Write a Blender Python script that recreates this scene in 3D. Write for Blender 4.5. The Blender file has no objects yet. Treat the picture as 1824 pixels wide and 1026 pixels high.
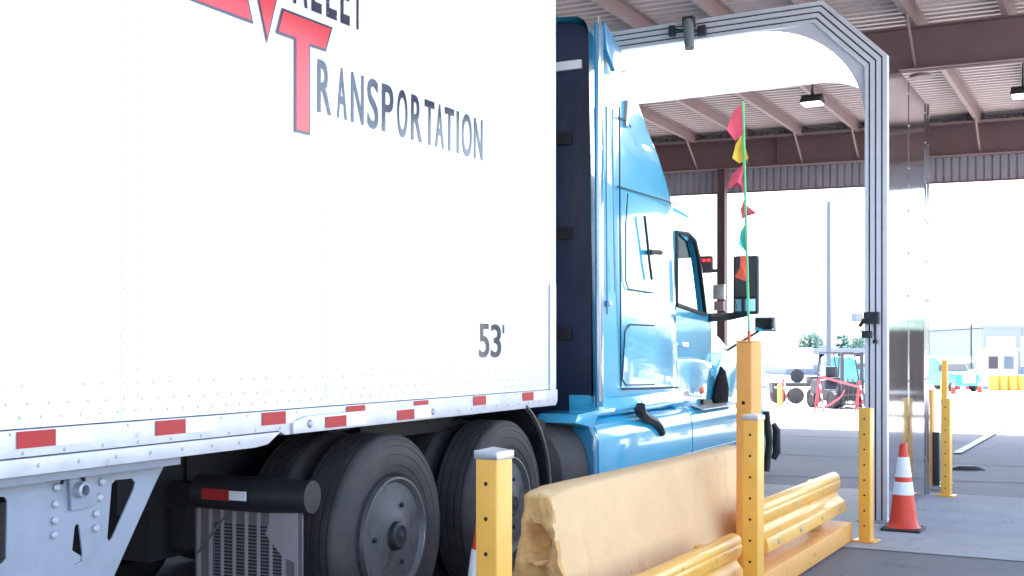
import bpy, bmesh, math, random
from mathutils import Vector, Matrix
R = math.radians
random.seed(7)
S = bpy.context.scene
C = S.collection

# ------------------------------------------------------------------ camera, sky, sun, exposure
F, CX, HY, CH = 2017.0, 912.0, 633.0, 1.44      # focal length and horizon in photograph pixels, eye height
cam_d = bpy.data.cameras.new('camera')
cam = bpy.data.objects.new('camera', cam_d); C.objects.link(cam)
cam.location = (0, 0, CH); cam.rotation_euler = (R(90), 0, 0)
cam_d.sensor_width = 36.0; cam_d.lens = F / 1824 * 36
cam_d.shift_y = (HY - 513) / 1824
cam_d.clip_start = 0.05; cam_d.clip_end = 4000
S.camera = cam
SUN_EL, SUN_AZ = R(63), R(20)                    # azimuth clockwise from +Y
w = bpy.data.worlds.new('World'); S.world = w; w.use_nodes = True
nt = w.node_tree; nt.nodes.clear()
sky = nt.nodes.new('ShaderNodeTexSky'); sky.sky_type = 'NISHITA'; sky.sun_disc = False
sky.sun_elevation = SUN_EL; sky.sun_rotation = SUN_AZ; sky.air_density = 1.0; sky.dust_density = 2.5; sky.ozone_density = 1.0
bg = nt.nodes.new('ShaderNodeBackground'); bg.inputs[1].default_value = 0.15
wo = nt.nodes.new('ShaderNodeOutputWorld')
nt.links.new(sky.outputs[0], bg.inputs[0]); nt.links.new(bg.outputs[0], wo.inputs[0])
sd = bpy.data.lights.new('sun', 'SUN'); sd.energy = 5.0; sd.angle = R(0.5); sd.color = (1.0, 0.96, 0.9)
so = bpy.data.objects.new('sun', sd); C.objects.link(so)
dirv = Vector((math.sin(SUN_AZ) * math.cos(SUN_EL), math.cos(SUN_AZ) * math.cos(SUN_EL), math.sin(SUN_EL)))
so.rotation_euler = dirv.to_track_quat('Z', 'Y').to_euler(); so.location = (0, 0, 60)
S.view_settings.view_transform = 'Standard'; S.view_settings.look = 'None'
S.view_settings.gamma = 1.0; S.view_settings.use_curve_mapping = False
S.view_settings.exposure = 2.6
S.render.engine = 'CYCLES'
S.cycles.max_bounces = 10; S.cycles.diffuse_bounces = 6

# ------------------------------------------------------------------ materials
def mat(name, col, rough=0.6, metal=0.0, var=0.0, scale=4.0, coat=0.0, emit=None, estr=1.0, bump=0.0, bscale=60.0,
        spec=None, alpha=None, trans=0.0, col2=None, thresh=None, flake=0.0):
    m = bpy.data.materials.new(name); m.use_nodes = True
    n = m.node_tree.nodes; l = m.node_tree.links; b = n['Principled BSDF']
    b.inputs['Base Color'].default_value = (*col, 1); b.inputs['Roughness'].default_value = rough
    b.inputs['Metallic'].default_value = metal; b.inputs['Coat Weight'].default_value = coat
    b.inputs['Coat Roughness'].default_value = 0.04
    if spec is not None: b.inputs['Specular IOR Level'].default_value = spec
    if trans: b.inputs['Transmission Weight'].default_value = trans; b.inputs['IOR'].default_value = 1.05
    if emit: b.inputs['Emission Color'].default_value = (*emit, 1); b.inputs['Emission Strength'].default_value = estr
    tc = n.new('ShaderNodeTexCoord')
    if var > 0 or col2:
        nz = n.new('ShaderNodeTexNoise'); nz.inputs['Scale'].default_value = scale; nz.inputs['Detail'].default_value = 8
        nz.inputs['Roughness'].default_value = 0.62
        l.new(tc.outputs['Object'], nz.inputs['Vector'])
        cr = n.new('ShaderNodeValToRGB')
        if col2:
            t = thresh or (0.45, 0.6)
            cr.color_ramp.elements[0].position = t[0]; cr.color_ramp.elements[1].position = t[1]
            cr.color_ramp.elements[0].color = (*col, 1); cr.color_ramp.elements[1].color = (*col2, 1)
        else:
            cr.color_ramp.elements[0].position = 0.3; cr.color_ramp.elements[1].position = 0.7
            cr.color_ramp.elements[0].color = (*[c * (1 - var) for c in col], 1)
            cr.color_ramp.elements[1].color = (*[min(1, c * (1 + var)) for c in col], 1)
        l.new(nz.outputs['Fac'], cr.inputs[0]); l.new(cr.outputs[0], b.inputs['Base Color'])
        mr = n.new('ShaderNodeMapRange'); mr.inputs['To Min'].default_value = max(0.02, rough * 0.8); mr.inputs['To Max'].default_value = min(1, rough * 1.25)
        l.new(nz.outputs['Fac'], mr.inputs['Value']); l.new(mr.outputs[0], b.inputs['Roughness'])
    if bump > 0:
        nb = n.new('ShaderNodeTexNoise'); nb.inputs['Scale'].default_value = bscale; nb.inputs['Detail'].default_value = 5
        l.new(tc.outputs['Object'], nb.inputs['Vector'])
        bp = n.new('ShaderNodeBump'); bp.inputs['Strength'].default_value = bump; bp.inputs['Distance'].default_value = 0.01
        l.new(nb.outputs['Fac'], bp.inputs['Height']); l.new(bp.outputs[0], b.inputs['Normal'])
    return m

M = {}
M['trailer'] = mat('white_trailer_paint', (0.74, 0.77, 0.81), 0.3, var=0.03, scale=1.2, coat=0.05)
M['seam'] = mat('seam_strip', (0.56, 0.62, 0.72), 0.35, var=0.05, scale=5)
M['rail'] = mat('aluminium_rail', (0.60, 0.62, 0.67), 0.42, metal=0.25, var=0.10, scale=9, bump=0.1)
M['rivet'] = mat('rivet_metal', (0.42, 0.45, 0.50), 0.4, metal=0.3)
M['seamrivet'] = mat('side_rivet_metal', (0.68, 0.71, 0.77), 0.4)
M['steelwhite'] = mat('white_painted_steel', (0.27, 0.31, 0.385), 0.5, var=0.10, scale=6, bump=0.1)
M['tapered'] = mat('red_reflective_tape', (0.44, 0.012, 0.016), 0.5, var=0.08, scale=30)
M['tapewhite'] = mat('white_reflective_tape', (0.85, 0.87, 0.9), 0.4)
M['decalred'] = mat('red_decal', (0.60, 0.015, 0.02), 0.16, var=0.06, scale=3, coat=0.1)
M['decaldark'] = mat('navy_decal', (0.014, 0.018, 0.045), 0.14, coat=0.15)
M['rubber'] = mat('tyre_rubber', (0.040, 0.037, 0.040), 0.72, col2=(0.068, 0.060, 0.060), thresh=(0.42, 0.68), scale=5, bump=0.2, bscale=30)
M['rim'] = mat('dull_wheel_cover', (0.13, 0.13, 0.14), 0.45, metal=0.3, var=0.2, scale=5)
M['rimedge'] = mat('rim_edge_metal', (0.28, 0.28, 0.30), 0.35, metal=0.8)
M['black'] = mat('black_plastic', (0.018, 0.019, 0.024), 0.5, var=0.25, scale=10)
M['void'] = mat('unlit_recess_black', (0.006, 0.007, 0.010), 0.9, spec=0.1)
M['chassis'] = mat('dark_chassis_paint', (0.010, 0.010, 0.013), 0.7, var=0.3, scale=5)
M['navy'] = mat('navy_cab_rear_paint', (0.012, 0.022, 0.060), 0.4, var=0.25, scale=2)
M['blue'] = mat('metallic_blue_paint', (0.05, 0.45, 0.70), 0.2, metal=0.0, var=0.05, scale=1.4, coat=1.0)
M['bluedark'] = mat('deep_blue_paint', (0.02, 0.20, 0.38), 0.25, var=0.06, scale=2, coat=1.0)
M['gap'] = mat('panel_gap', (0.012, 0.03, 0.06), 0.6)
M['chrome'] = mat('bright_metal', (0.80, 0.80, 0.82), 0.12, metal=1.0)
M['glass'] = mat('tinted_glass', (0.75, 0.82, 0.86), 0.02, trans=1.0)
M['mirror'] = mat('mirror_glass', (0.75, 0.80, 0.85), 0.02, metal=1.0)
M['flaprib'] = mat('pale_flap_rib', (0.30, 0.27, 0.29), 0.5, var=0.1)
M['flap'] = mat('grey_mud_flap', (0.13, 0.115, 0.125), 0.6, var=0.12, scale=8)
M['yellow'] = mat('yellow_post_paint', (0.86, 0.455, 0.07), 0.38, var=0.05, scale=9, coat=0.2, bump=0.06)
M['yellow2'] = mat('golden_yellow_paint', (0.82, 0.385, 0.09), 0.5, var=0.07, scale=6, bump=0.1)
M['hole'] = mat('bolt_hole_dark', (0.02, 0.012, 0.008), 0.8)
M['galv'] = mat('galvanised_cap', (0.50, 0.53, 0.56), 0.35, metal=0.8, var=0.1, scale=20)
M['barrier'] = mat('cream_painted_concrete', (0.80, 0.55, 0.29), 0.8, var=0.06, scale=5, bump=0.22, bscale=110)
M['barrierraw'] = mat('broken_painted_concrete', (0.68, 0.41, 0.16), 0.9, var=0.2, scale=16, bump=0.8, bscale=30)
M['alu'] = mat('anodised_aluminium', (0.62, 0.62, 0.68), 0.35, metal=0.35, var=0.04, scale=8)
M['groove'] = mat('slot_groove_shadow', (0.035, 0.033, 0.045), 0.6)
M['gusset'] = mat('pale_grey_sheet', (0.52, 0.50, 0.55), 0.5, var=0.03, scale=2)
M['steel'] = mat('brushed_stainless', (0.56, 0.57, 0.60), 0.075, metal=1.0, var=0.10, scale=2.5, bump=0.05, bscale=2.2)
M['litpanel'] = mat('lit_white_ceiling_panel', (0.85, 0.85, 0.85), 0.5, emit=(1, 1, 1), estr=0.9)
M['orange'] = mat('orange_cone_rubber', (0.75, 0.055, 0.02), 0.45, var=0.06, scale=10)
M['conewhite'] = mat('white_cone_collar', (0.80, 0.82, 0.88), 0.35)
M['beam'] = mat('brown_beam_paint', (0.125, 0.075, 0.078), 0.6, var=0.14, scale=1.6)
M['joist'] = mat('mauve_joist_paint', (0.22, 0.155, 0.155), 0.6, var=0.10, scale=3)
M['deck'] = mat('pale_roof_sheet', (0.46, 0.38, 0.37), 0.55, var=0.08, scale=1.5)
M['fascia'] = mat('grey_fascia_sheet', (0.26, 0.25, 0.29), 0.5, var=0.12, scale=1.0)
M['lamp'] = mat('lamp_lens', (1, 1, 1), 0.4, emit=(1, 0.95, 0.9), estr=4.0)
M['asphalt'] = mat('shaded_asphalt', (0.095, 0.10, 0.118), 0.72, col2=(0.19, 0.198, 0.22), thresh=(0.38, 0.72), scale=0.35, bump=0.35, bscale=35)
M['tar'] = mat('tar_joint', (0.028, 0.028, 0.032), 0.6)
M['paint'] = mat('worn_white_road_paint', (0.55, 0.56, 0.58), 0.6, var=0.2, scale=12)
M['slab'] = mat('pale_concrete_strip', (0.30, 0.31, 0.33), 0.8, var=0.14, scale=2.2, bump=0.2)
M['leaf'] = mat('leaf_green', (0.075, 0.19, 0.16), 0.6, var=0.35, scale=2.0)
M['bark'] = mat('bark', (0.10, 0.075, 0.06), 0.9, var=0.2)
M['green'] = mat('green_flag_pole', (0.10, 0.55, 0.22), 0.4)
M['fpink'] = mat('faded_pink_cloth', (0.75, 0.10, 0.16), 0.75, var=0.06, scale=20)
M['fyellow'] = mat('yellow_cloth', (0.78, 0.52, 0.07), 0.75, var=0.06, scale=20)
M['fred'] = mat('orange_red_cloth', (0.78, 0.13, 0.07), 0.75, var=0.06, scale=20)
M['fteal'] = mat('turquoise_cloth', (0.10, 0.55, 0.52), 0.75, var=0.06, scale=20)
M['farwhite'] = mat('white_far_paint', (0.78, 0.80, 0.82), 0.4, var=0.05)
M['farblue'] = mat('teal_far_paint', (0.06, 0.36, 0.46), 0.35, var=0.08, coat=0.4)
M['fargrey'] = mat('blue_grey_wall', (0.26, 0.29, 0.34), 0.6, var=0.06)
M['pole'] = mat('grey_pole_paint', (0.11, 0.13, 0.17), 0.5)
M['fork'] = mat('dark_forklift_steel', (0.055, 0.048, 0.055), 0.5, var=0.2, scale=4)
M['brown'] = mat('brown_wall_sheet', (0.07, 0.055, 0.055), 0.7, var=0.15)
M['ribbonred'] = mat('red_plastic', (0.70, 0.06, 0.08), 0.5)
M['sign'] = mat('display_case_grey', (0.05, 0.048, 0.055), 0.5)
M['ledred'] = mat('red_display_lights', (0.7, 0.02, 0.02), 0.4, emit=(1, 0.03, 0.04), estr=0.5)
M['amber'] = mat('amber_lens', (0.80, 0.22, 0.08), 0.2)
M['camgrey'] = mat('sensor_grey', (0.20, 0.22, 0.24), 0.35, metal=0.3)

# ground: one sheet, dark asphalt under the roof, pale concrete in the yard
def ground_mat():
    m = bpy.data.materials.new('yard_surface'); m.use_nodes = True
    n = m.node_tree.nodes; l = m.node_tree.links; b = n['Principled BSDF']; b.inputs['Roughness'].default_value = 0.85
    tc = n.new('ShaderNodeTexCoord')
    nz = n.new('ShaderNodeTexNoise'); nz.inputs['Scale'].default_value = 0.12; nz.inputs['Detail'].default_value = 9
    l.new(tc.outputs['Object'], nz.inputs['Vector'])
    cr = n.new('ShaderNodeValToRGB'); cr.color_ramp.elements[0].position = 0.3; cr.color_ramp.elements[1].position = 0.7
    cr.color_ramp.elements[0].color = (0.30, 0.30, 0.30, 1); cr.color_ramp.elements[1].color = (0.40, 0.39, 0.38, 1)
    l.new(nz.outputs['Fac'], cr.inputs[0]); l.new(cr.outputs[0], b.inputs['Base Color'])
    return m
M['yard'] = ground_mat()

# ------------------------------------------------------------------ mesh helpers
def wear(m, col, lo, hi, scale, amount=1.0, sz=1.0, detail=10):
    n = m.node_tree.nodes; l = m.node_tree.links; b = n['Principled BSDF']
    tc = n.new('ShaderNodeTexCoord'); mp = n.new('ShaderNodeMapping'); mp.inputs['Scale'].default_value = (1, 1, sz)
    nz = n.new('ShaderNodeTexNoise'); nz.inputs['Scale'].default_value = scale; nz.inputs['Detail'].default_value = detail; nz.inputs['Roughness'].default_value = 0.7
    l.new(tc.outputs['Object'], mp.inputs[0]); l.new(mp.outputs[0], nz.inputs['Vector'])
    mr = n.new('ShaderNodeMapRange'); mr.inputs['From Min'].default_value = lo; mr.inputs['From Max'].default_value = hi; mr.inputs['To Max'].default_value = amount
    l.new(nz.outputs['Fac'], mr.inputs['Value'])
    mx = n.new('ShaderNodeMix'); mx.data_type = 'RGBA'; mx.inputs[7].default_value = (*col, 1)
    l.new(mr.outputs[0], mx.inputs[0])
    lk = b.inputs['Base Color'].links
    if lk: l.new(lk[0].from_socket, mx.inputs[6])
    else: mx.inputs[6].default_value = b.inputs['Base Color'].default_value
    l.new(mx.outputs[2], b.inputs['Base Color'])
for k in ('yellow', 'yellow2'):
    wear(M[k], (0.30, 0.15, 0.05), 0.62, 0.65, 9, .85); wear(M[k], (0.50, 0.30, 0.10), 0.5, 0.75, 4, .45, .25)
wear(M['barrier'], (0.42, 0.38, 0.34), 0.655, 0.68, 14, .8); wear(M['barrier'], (0.40, 0.24, 0.14), 0.55, 0.78, 3.5, .55, .5); wear(M['barrier'], (0.12, 0.09, 0.07), 0.70, 0.715, 34, .8)
wear(M['orange'], (0.30, 0.06, 0.04), 0.58, 0.72, 12, .5); wear(M['conewhite'], (0.42, 0.42, 0.42), 0.56, 0.75, 12, .5)
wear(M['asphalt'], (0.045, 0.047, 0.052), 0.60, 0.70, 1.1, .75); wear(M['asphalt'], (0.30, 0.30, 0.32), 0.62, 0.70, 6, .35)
wear(M['slab'], (0.13, 0.13, 0.14), 0.56, 0.72, 1.6, .7); wear(M['slab'], (0.10, 0.10, 0.11), 0.66, 0.68, 22, .5)
wear(M['trailer'], (0.50, 0.52, 0.55), 0.56, 0.80, 2.4, .28, .12); wear(M['rail'], (0.25, 0.24, 0.25), 0.60, 0.68, 10, .5)
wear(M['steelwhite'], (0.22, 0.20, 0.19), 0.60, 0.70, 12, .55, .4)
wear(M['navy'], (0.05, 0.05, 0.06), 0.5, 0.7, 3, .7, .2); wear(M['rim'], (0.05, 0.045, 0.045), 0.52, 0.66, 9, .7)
wear(M['blue'], (0.12, 0.34, 0.48), 0.55, 0.8, 5, .3, .4)

class MB:
    def __init__(s): s.v = []; s.f = []
    def add(s, vs, fs):
        o = len(s.v); s.v += [tuple(p) for p in vs]; s.f += [tuple(i + o for i in f) for f in fs]; return s
    def box(s, x0, x1, y0, y1, z0, z1, rot=None, piv=None):
        vs = [(x, y, z) for x in (x0, x1) for y in (y0, y1) for z in (z0, z1)]
        if rot is not None:
            pv = Vector(piv or ((x0 + x1) / 2, (y0 + y1) / 2, (z0 + z1) / 2)); vs = [rot @ (Vector(p) - pv) + pv for p in vs]
        return s.add(vs, [(0, 1, 3, 2), (4, 6, 7, 5), (0, 4, 5, 1), (2, 3, 7, 6), (0, 2, 6, 4), (1, 5, 7, 3)])
    def prism(s, poly, a, b, axis='y'):
        n = len(poly)
        def P(p, h):
            return {'y': (p[0], h, p[1]), 'x': (h, p[0], p[1]), 'z': (p[0], p[1], h)}[axis]
        vs = [P(p, a) for p in poly] + [P(p, b) for p in poly]
        return s.add(vs, [tuple(range(n))[::-1], tuple(range(n, 2 * n))] + [(i, (i + 1) % n, n + (i + 1) % n, n + i) for i in range(n)])
    def tube(s, pts, r, n=10, caps=True):
        pts = [Vector(p) for p in pts]; rs = r if isinstance(r, (list, tuple)) else [r] * len(pts); vs = []
        for i, p in enumerate(pts):
            d = (pts[min(i + 1, len(pts) - 1)] - pts[max(i - 1, 0)]).normalized()
            a = d.orthogonal().normalized() if i == 0 else (a - d * a.dot(d)).normalized()
            bb = d.cross(a)
            vs += [p + (a * math.cos(2 * math.pi * k / n) + bb * math.sin(2 * math.pi * k / n)) * rs[i] for k in range(n)]
        fs = [(i * n + k, i * n + (k + 1) % n, (i + 1) * n + (k + 1) % n, (i + 1) * n + k) for i in range(len(pts) - 1) for k in range(n)]
        if caps: fs += [tuple(range(n))[::-1], tuple(range((len(pts) - 1) * n, len(pts) * n))]
        return s.add(vs, fs)
    def lathe(s, prof, n=32, axis='z', c=(0, 0, 0), cap0=False, cap1=False):
        vs = []
        for (r, h) in prof:
            for k in range(n):
                a = 2 * math.pi * k / n; p = (r * math.cos(a), r * math.sin(a))
                q = {'z': (p[0], p[1], h), 'y': (p[0], h, p[1]), 'x': (h, p[0], p[1])}[axis]
                vs.append((q[0] + c[0], q[1] + c[1], q[2] + c[2]))
        m = len(prof)
        fs = [(i * n + k, i * n + (k + 1) % n, (i + 1) * n + (k + 1) % n, (i + 1) * n + k) for i in range(m - 1) for k in range(n)]
        if cap0: fs.append(tuple(range(n))[::-1])
        if cap1: fs.append(tuple(range((m - 1) * n, m * n)))
        return s.add(vs, fs)
    def build(s, name, m, parent=None, bevel=0, seg=2, smooth=35, **kw):
        me = bpy.data.meshes.new(name); me.from_pydata(s.v, [], s.f); me.validate()
        bm = bmesh.new(); bm.from_mesh(me)
        if not kw.pop('keepnormals', False): bmesh.ops.recalc_face_normals(bm, faces=bm.faces)
        if bevel: bmesh.ops.bevel(bm, geom=[e for e in bm.edges if e.calc_face_angle(0) > 0.35] , offset=bevel, segments=seg, affect='EDGES', profile=0.6, clamp_overlap=True)
        bm.to_mesh(me); bm.free()
        if smooth:
            for p in me.polygons: p.use_smooth = True
            me.set_sharp_from_angle(angle=R(smooth))
        for mm in (m if isinstance(m, (list, tuple)) else [m]): me.materials.append(mm)
        o = bpy.data.objects.new(name, me); C.objects.link(o)
        if parent: o.parent = parent
        return tag(o, **kw)
def tag(o, label=None, cat=None, group=None, kind=None, loc=None, rz=None):
    if label: o['label'] = label
    if cat: o['category'] = cat
    if group: o['group'] = group
    if kind: o['kind'] = kind
    if loc is not None: o.location = loc
    if rz is not None: o.rotation_euler = (0, 0, rz)
    return o
def thing(name, label, cat, loc=(0, 0, 0), rz=0, group=None):
    o = bpy.data.objects.new(name, None); C.objects.link(o); o.empty_display_size = 0.3
    return tag(o, label, cat, group, None, loc, rz)
def copy_tree(o, parent=None):
    c = o.copy(); C.objects.link(c); c.parent = parent
    for ch in list(o.children): copy_tree(ch, c)
    return c
def bx(*a, **k): return MB().box(*a, **k)

YA, YB, YL = R(23.5), R(26.0), R(28.8)             # headings of trailer, tractor, lane (clockwise from +Y)
def frame(yaw, s, w, z=0):                         # s ahead, w to the left of the camera foot along that heading
    return Vector((s * math.sin(yaw) - w * math.cos(yaw), s * math.cos(yaw) + w * math.sin(yaw), z))
RL, RA, RB = R(90) - YL, R(90) - YA, R(90) - YB
def at(px, Z, z=0.0): return Vector(((px - CX) / F * Z, Z, z))
def gz(x, y):                                      # the yard falls away gently beyond the roof
    l = x * math.sin(YL) + y * math.cos(YL)
    t = min(1, max(0, (l - 25) / 20)); return -0.6 * (t * t * (3 - 2 * t))
def pix_on(px, py, yaw, W):                        # where the sight line meets the vertical plane W to the left
    t = (px - CX) / F; Z = W / (math.sin(yaw) - t * math.cos(yaw))
    return (Z * (t * math.sin(yaw) + math.cos(yaw)), CH + (HY - py) / F * Z)

# ------------------------------------------------------------------ ground
rows = [-400, -60, -20, 0, 10, 20, 24] + [25 + i for i in range(0, 21, 2)] + [60, 100, 200, 500, 1500]
cols = [-1200, -300, -100, -40, -20, -8, 0, 8, 20, 40, 100, 300, 1200]
g = MB(); vs = []
for l_ in rows:
    for c_ in cols:
        p = frame(YL, l_, c_); vs.append((p.x, p.y, gz(p.x, p.y)))
nc = len(cols)
g.add(vs, [(i * nc + j, i * nc + j + 1, (i + 1) * nc + j + 1, (i + 1) * nc + j) for i in range(len(rows) - 1) for j in range(nc - 1)])
g.build('ground', M['yard'], kind='structure', smooth=60)
def lane_sheet(name, l0, l1, y0, y1, z, m, kind='structure'):
    b = MB(); b.box(l0, l1, y0, y1, z - 0.003, z); return b.build(name, m, kind=kind, rz=RL, smooth=0)
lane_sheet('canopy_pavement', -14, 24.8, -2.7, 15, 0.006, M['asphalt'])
lane_sheet('concrete_strip', 8.6, 12.4, -2.0, 14.6, 0.012, M['slab'])
for i, (l0, y0, l1, y1) in enumerate([(13.0, 5.5, 14.6, -2), (16.8, 9, 15.6, -2), (20.2, 9, 19.9, -2), (6.4, 1.6, 7.2, -2), (3.0, 1.5, 9, -1.9)]):
    b = MB(); n = 24; pts = []
    for k in range(n + 1):
        t = k / n; pts.append((l0 + (l1 - l0) * t + random.uniform(-.04, .04), y0 + (y1 - y0) * t + random.uniform(-.02, .02)))
    d = Vector((l1 - l0, y1 - y0)).normalized(); nn = Vector((-d.y, d.x))
    vs = []
    for p in pts:
        wd = random.uniform(.012, .035); vs += [(p[0] + nn.x * wd, p[1] + nn.y * wd, .018 + i * .002), (p[0] - nn.x * wd, p[1] - nn.y * wd, .018 + i * .002)]
    b.add(vs, [(2 * k, 2 * k + 1, 2 * k + 3, 2 * k + 2) for k in range(n)]); b.build('tar_joint', M['tar'], kind='structure', rz=RL, smooth=0)
b = MB(); b.box(17.5, 23.5, 2.2, 2.32, .026, .029); b.build('lane_line', M['paint'], kind='structure', rz=RL, smooth=0)
b = MB(); b.box(13.5, 24.4, -1.5, -1.38, .026, .029); b.build('lane_line', M['paint'], kind='structure', rz=RL, smooth=0)

# ------------------------------------------------------------------ canopy (lane frame: x ahead, y left)
SL = math.tan(R(1.3))
cz = lambda y: (y - 2.8) * SL
on_l0 = lambda px, l=16.5: -(((px - CX) / F) * math.cos(YL) * l - math.sin(YL) * l) / (math.cos(YL) + math.sin(YL) * (px - CX) / F)
can = thing('canopy', 'wide open canopy with brown steel beams and a pale corrugated roof over the truck lanes', 'canopy', (0, 0, 0), RL)
YR, YLF = -2.5, 13.0
L0, L1 = -7.0, 24.6
b = MB(); per = 0.205; vs = []; nseg = int((L1 - L0) / per)
prof = [(0, 0), (.07, 0), (.10, .045), (.175, .045)]
for i in range(nseg):
    for (dx, dz) in prof: vs.append((L0 + i * per + dx, dz))
vv = []; 
for (x, dz) in vs:
    for y in (YR, YLF): vv.append((x, y, 6.26 + dz + cz(y)))
b.add(vv, [(2 * i, 2 * i + 1, 2 * i + 3, 2 * i + 2) for i in range(len(vs) - 1)])
o = b.build('roof_sheet', M['deck'], can, smooth=0)
sm = o.modifiers.new('thickness', 'SOLIDIFY'); sm.thickness = 0.004
# insulation top so that no sun passes
b = MB(); b.add([(L0 - .1, YR - .1, 6.33 + cz(YR)), (L1 + .2, YR - .1, 6.33 + cz(YR)), (L1 + .2, YLF, 6.33 + cz(YLF)), (L0 - .1, YLF, 6.33 + cz(YLF)),
                 (L0 - .1, YR - .1, 6.42 + cz(YR)), (L1 + .2, YR - .1, 6.42 + cz(YR)), (L1 + .2, YLF, 6.42 + cz(YLF)), (L0 - .1, YLF, 6.42 + cz(YLF))],
                [(0, 1, 2, 3), (7, 6, 5, 4), (0, 4, 5, 1), (1, 5, 6, 2), (2, 6, 7, 3), (3, 7, 4, 0)])
b.build('roof_covering', M['fascia'], can, smooth=0)
def sloped(b, x0, x1, y0, y1, z0, z1):
    b.add([(x, y, z + cz(y)) for x in (x0, x1) for y in (y0, y1) for z in (z0, z1)],
          [(0, 1, 3, 2), (4, 6, 7, 5), (0, 4, 5, 1), (2, 3, 7, 6), (0, 2, 6, 4), (1, 5, 7, 3)]); return b
for lb in (-6.1, 1.5, 9.1, 16.7, 24.3):
    b = MB(); sloped(b, lb - .012, lb + .012, YR, YLF, 5.47, 6.03)
    sloped(b, lb - .12, lb + .12, YR, YLF, 5.45, 5.47); sloped(b, lb - .12, lb + .12, YR, YLF, 6.03, 6.05)
    for k in range(0, 6):
        yy = -2.1 + 2.95 * k; sloped(b, lb - .11, lb + .11, yy, yy + .012, 5.472, 6.028)
    b.build('beam', M['beam'], can, smooth=0)
jm = None
for k in range(-10, 9):
    yj = 2.68 + 1.18 * k
    if yj < YR + .1 or yj > YLF - .1: continue
    b = MB(); z0 = 6.052 + cz(yj)
    b.box(L0 + .2, 24.5, yj - .008, yj + .008, z0, z0 + .2)
    b.box(L0 + .2, 24.5, yj + .008, yj + .07, z0, z0 + .012); b.box(L0 + .2, 24.5, yj - .07, yj - .008, z0 + .185, z0 + .2)
    b.build('joist', M['joist'], can, smooth=0)
    for lb in (16.7, 24.3):
        if k % 2 == 0 or lb > 20:
            b = MB(); b.tube([(lb - .75, yj + .02, z0 + .01), (lb - .03, yj + .02, z0 - .56)], .022, 6); b.build('flange_brace', M['joist'], can)
# small edge angle on the far beam
b = MB(); sloped(b, 24.06, 24.17, YR, YLF, 6.06, 6.10); b.build('edge_angle', M['joist'], can, smooth=0)
# fascia of upright ribbed sheets, one panel each
y = YR; k = 0
while y < YLF - .1:
    y1 = min(y + 0.92, YLF); b = MB(); nn = 6; pts = []
    st = (y1 - y) / nn
    for i in range(nn):
        yy = y + i * st; pts += [(24.60, yy), (24.60, yy + st * .55), (24.63, yy + st * .7), (24.63, yy + st * .9)]
    pts.append((24.60, y + nn * st))
    vs = []
    for (x, yy) in pts: vs += [(x, yy, 4.98 + cz(yy)), (x, yy, 6.30 + cz(yy)), (x + .02, yy, 4.98 + cz(yy)), (x + .02, yy, 6.30 + cz(yy))]
    n = len(pts)
    fs = [(4 * i, 4 * i + 1, 4 * i + 5, 4 * i + 4) for i in range(n - 1)] + [(4 * i + 2, 4 * i + 6, 4 * i + 7, 4 * i + 3) for i in range(n - 1)] + [(4 * i, 4 * i + 4, 4 * i + 6, 4 * i + 2) for i in range(n - 1)]
    b.add(vs, fs); b.build('fascia_panel', M['fascia'], can, smooth=0); y = y1; k += 1
b = MB(); sloped(b, 24.585, 24.66, YR, YLF, 4.955, 4.985); b.build('fascia_trim', M['beam'], can, smooth=0)
for (lx, yy) in ((24.3, 8.03), (24.3, -2.1), (1.5, 12.0), (9.1, 12.0), (16.7, 12.0), (1.5, -2.1)):
    b = MB(); b.box(lx - .10, lx + .10, yy - .09, yy - .078, 0, 5.445 + cz(yy)); b.box(lx - .10, lx + .10, yy + .078, yy + .09, 0, 5.445 + cz(yy))
    b.box(lx - .006, lx + .006, yy - .078, yy + .078, 0, 5.445 + cz(yy)); b.box(lx - .2, lx + .2, yy - .2, yy + .2, 0.01, .035)
    b.build('column', M['beam'], can, smooth=0)
b = MB(); b.tube([(16.5, YR + .3, 5.40 + cz(YR + .3)), (16.5, YLF - .3, 5.40 + cz(YLF - .3))], .018, 8); b.build('conduit', M['joist'], can)
# hanging area lights
def hang_lamp(l_, y_, label):
    z0 = 6.05 + cz(y_)
    t = thing('hanging_lamp', label, 'lamp', frame(YL, l_, y_, z0 - .55), RL, 'square lamps hanging from the roof')
    b = MB(); b.tube([(-.06, 0, .16), (0, 0, .30), (0, 0, .55)], .014, 8); b.tube([(.06, 0, .16), (0, 0, .30)], .014, 8); b.build('hanger', M['black'], t)
    b = MB(); b.prism([(-.16, .02), (.16, .02), (.14, .07), (.07, .11), (.05, .16), (-.05, .16), (-.07, .11), (-.14, .07)], -.17, .17, 'y'); b.build('housing', M['black'], t, bevel=.01)
    b = MB(); b.box(-.14, .14, -.15, .15, .0, .018); b.build('lens', M['lamp'], t, bevel=.006)
def on_l(px, l):  # y (left) of a sight column at lane distance l
    t = (px - CX) / F; sn, cs = math.sin(YL), math.cos(YL); return -(t * cs * l - sn * l) / (cs + sn * t)
hang_lamp(18.6, on_l(1447, 18.6), 'black square lamp hanging in the opening of the portal arch')
hang_lamp(19.3, on_l(1822, 19.3), 'black square lamp hanging at the right edge, right of the steel panel')
t = thing('round_detector', 'flat round grey fitting under the brown beam beside the steel panel top', 'ceiling fitting', frame(YL, 17.2, on_l(1640, 17.2), 5.45), RL)
b = MB(); b.lathe([(.02, .0), (.14, .0), (.16, .02), (.15, .05), (.05, .07)], 24, cap0=True, cap1=True); b.build('housing', M['joist'], t)
b = MB(); b.tube([(-.35, 0, .06), (0, 0, .06)], .015, 8); b.build('bracket', M['joist'], t)

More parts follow.
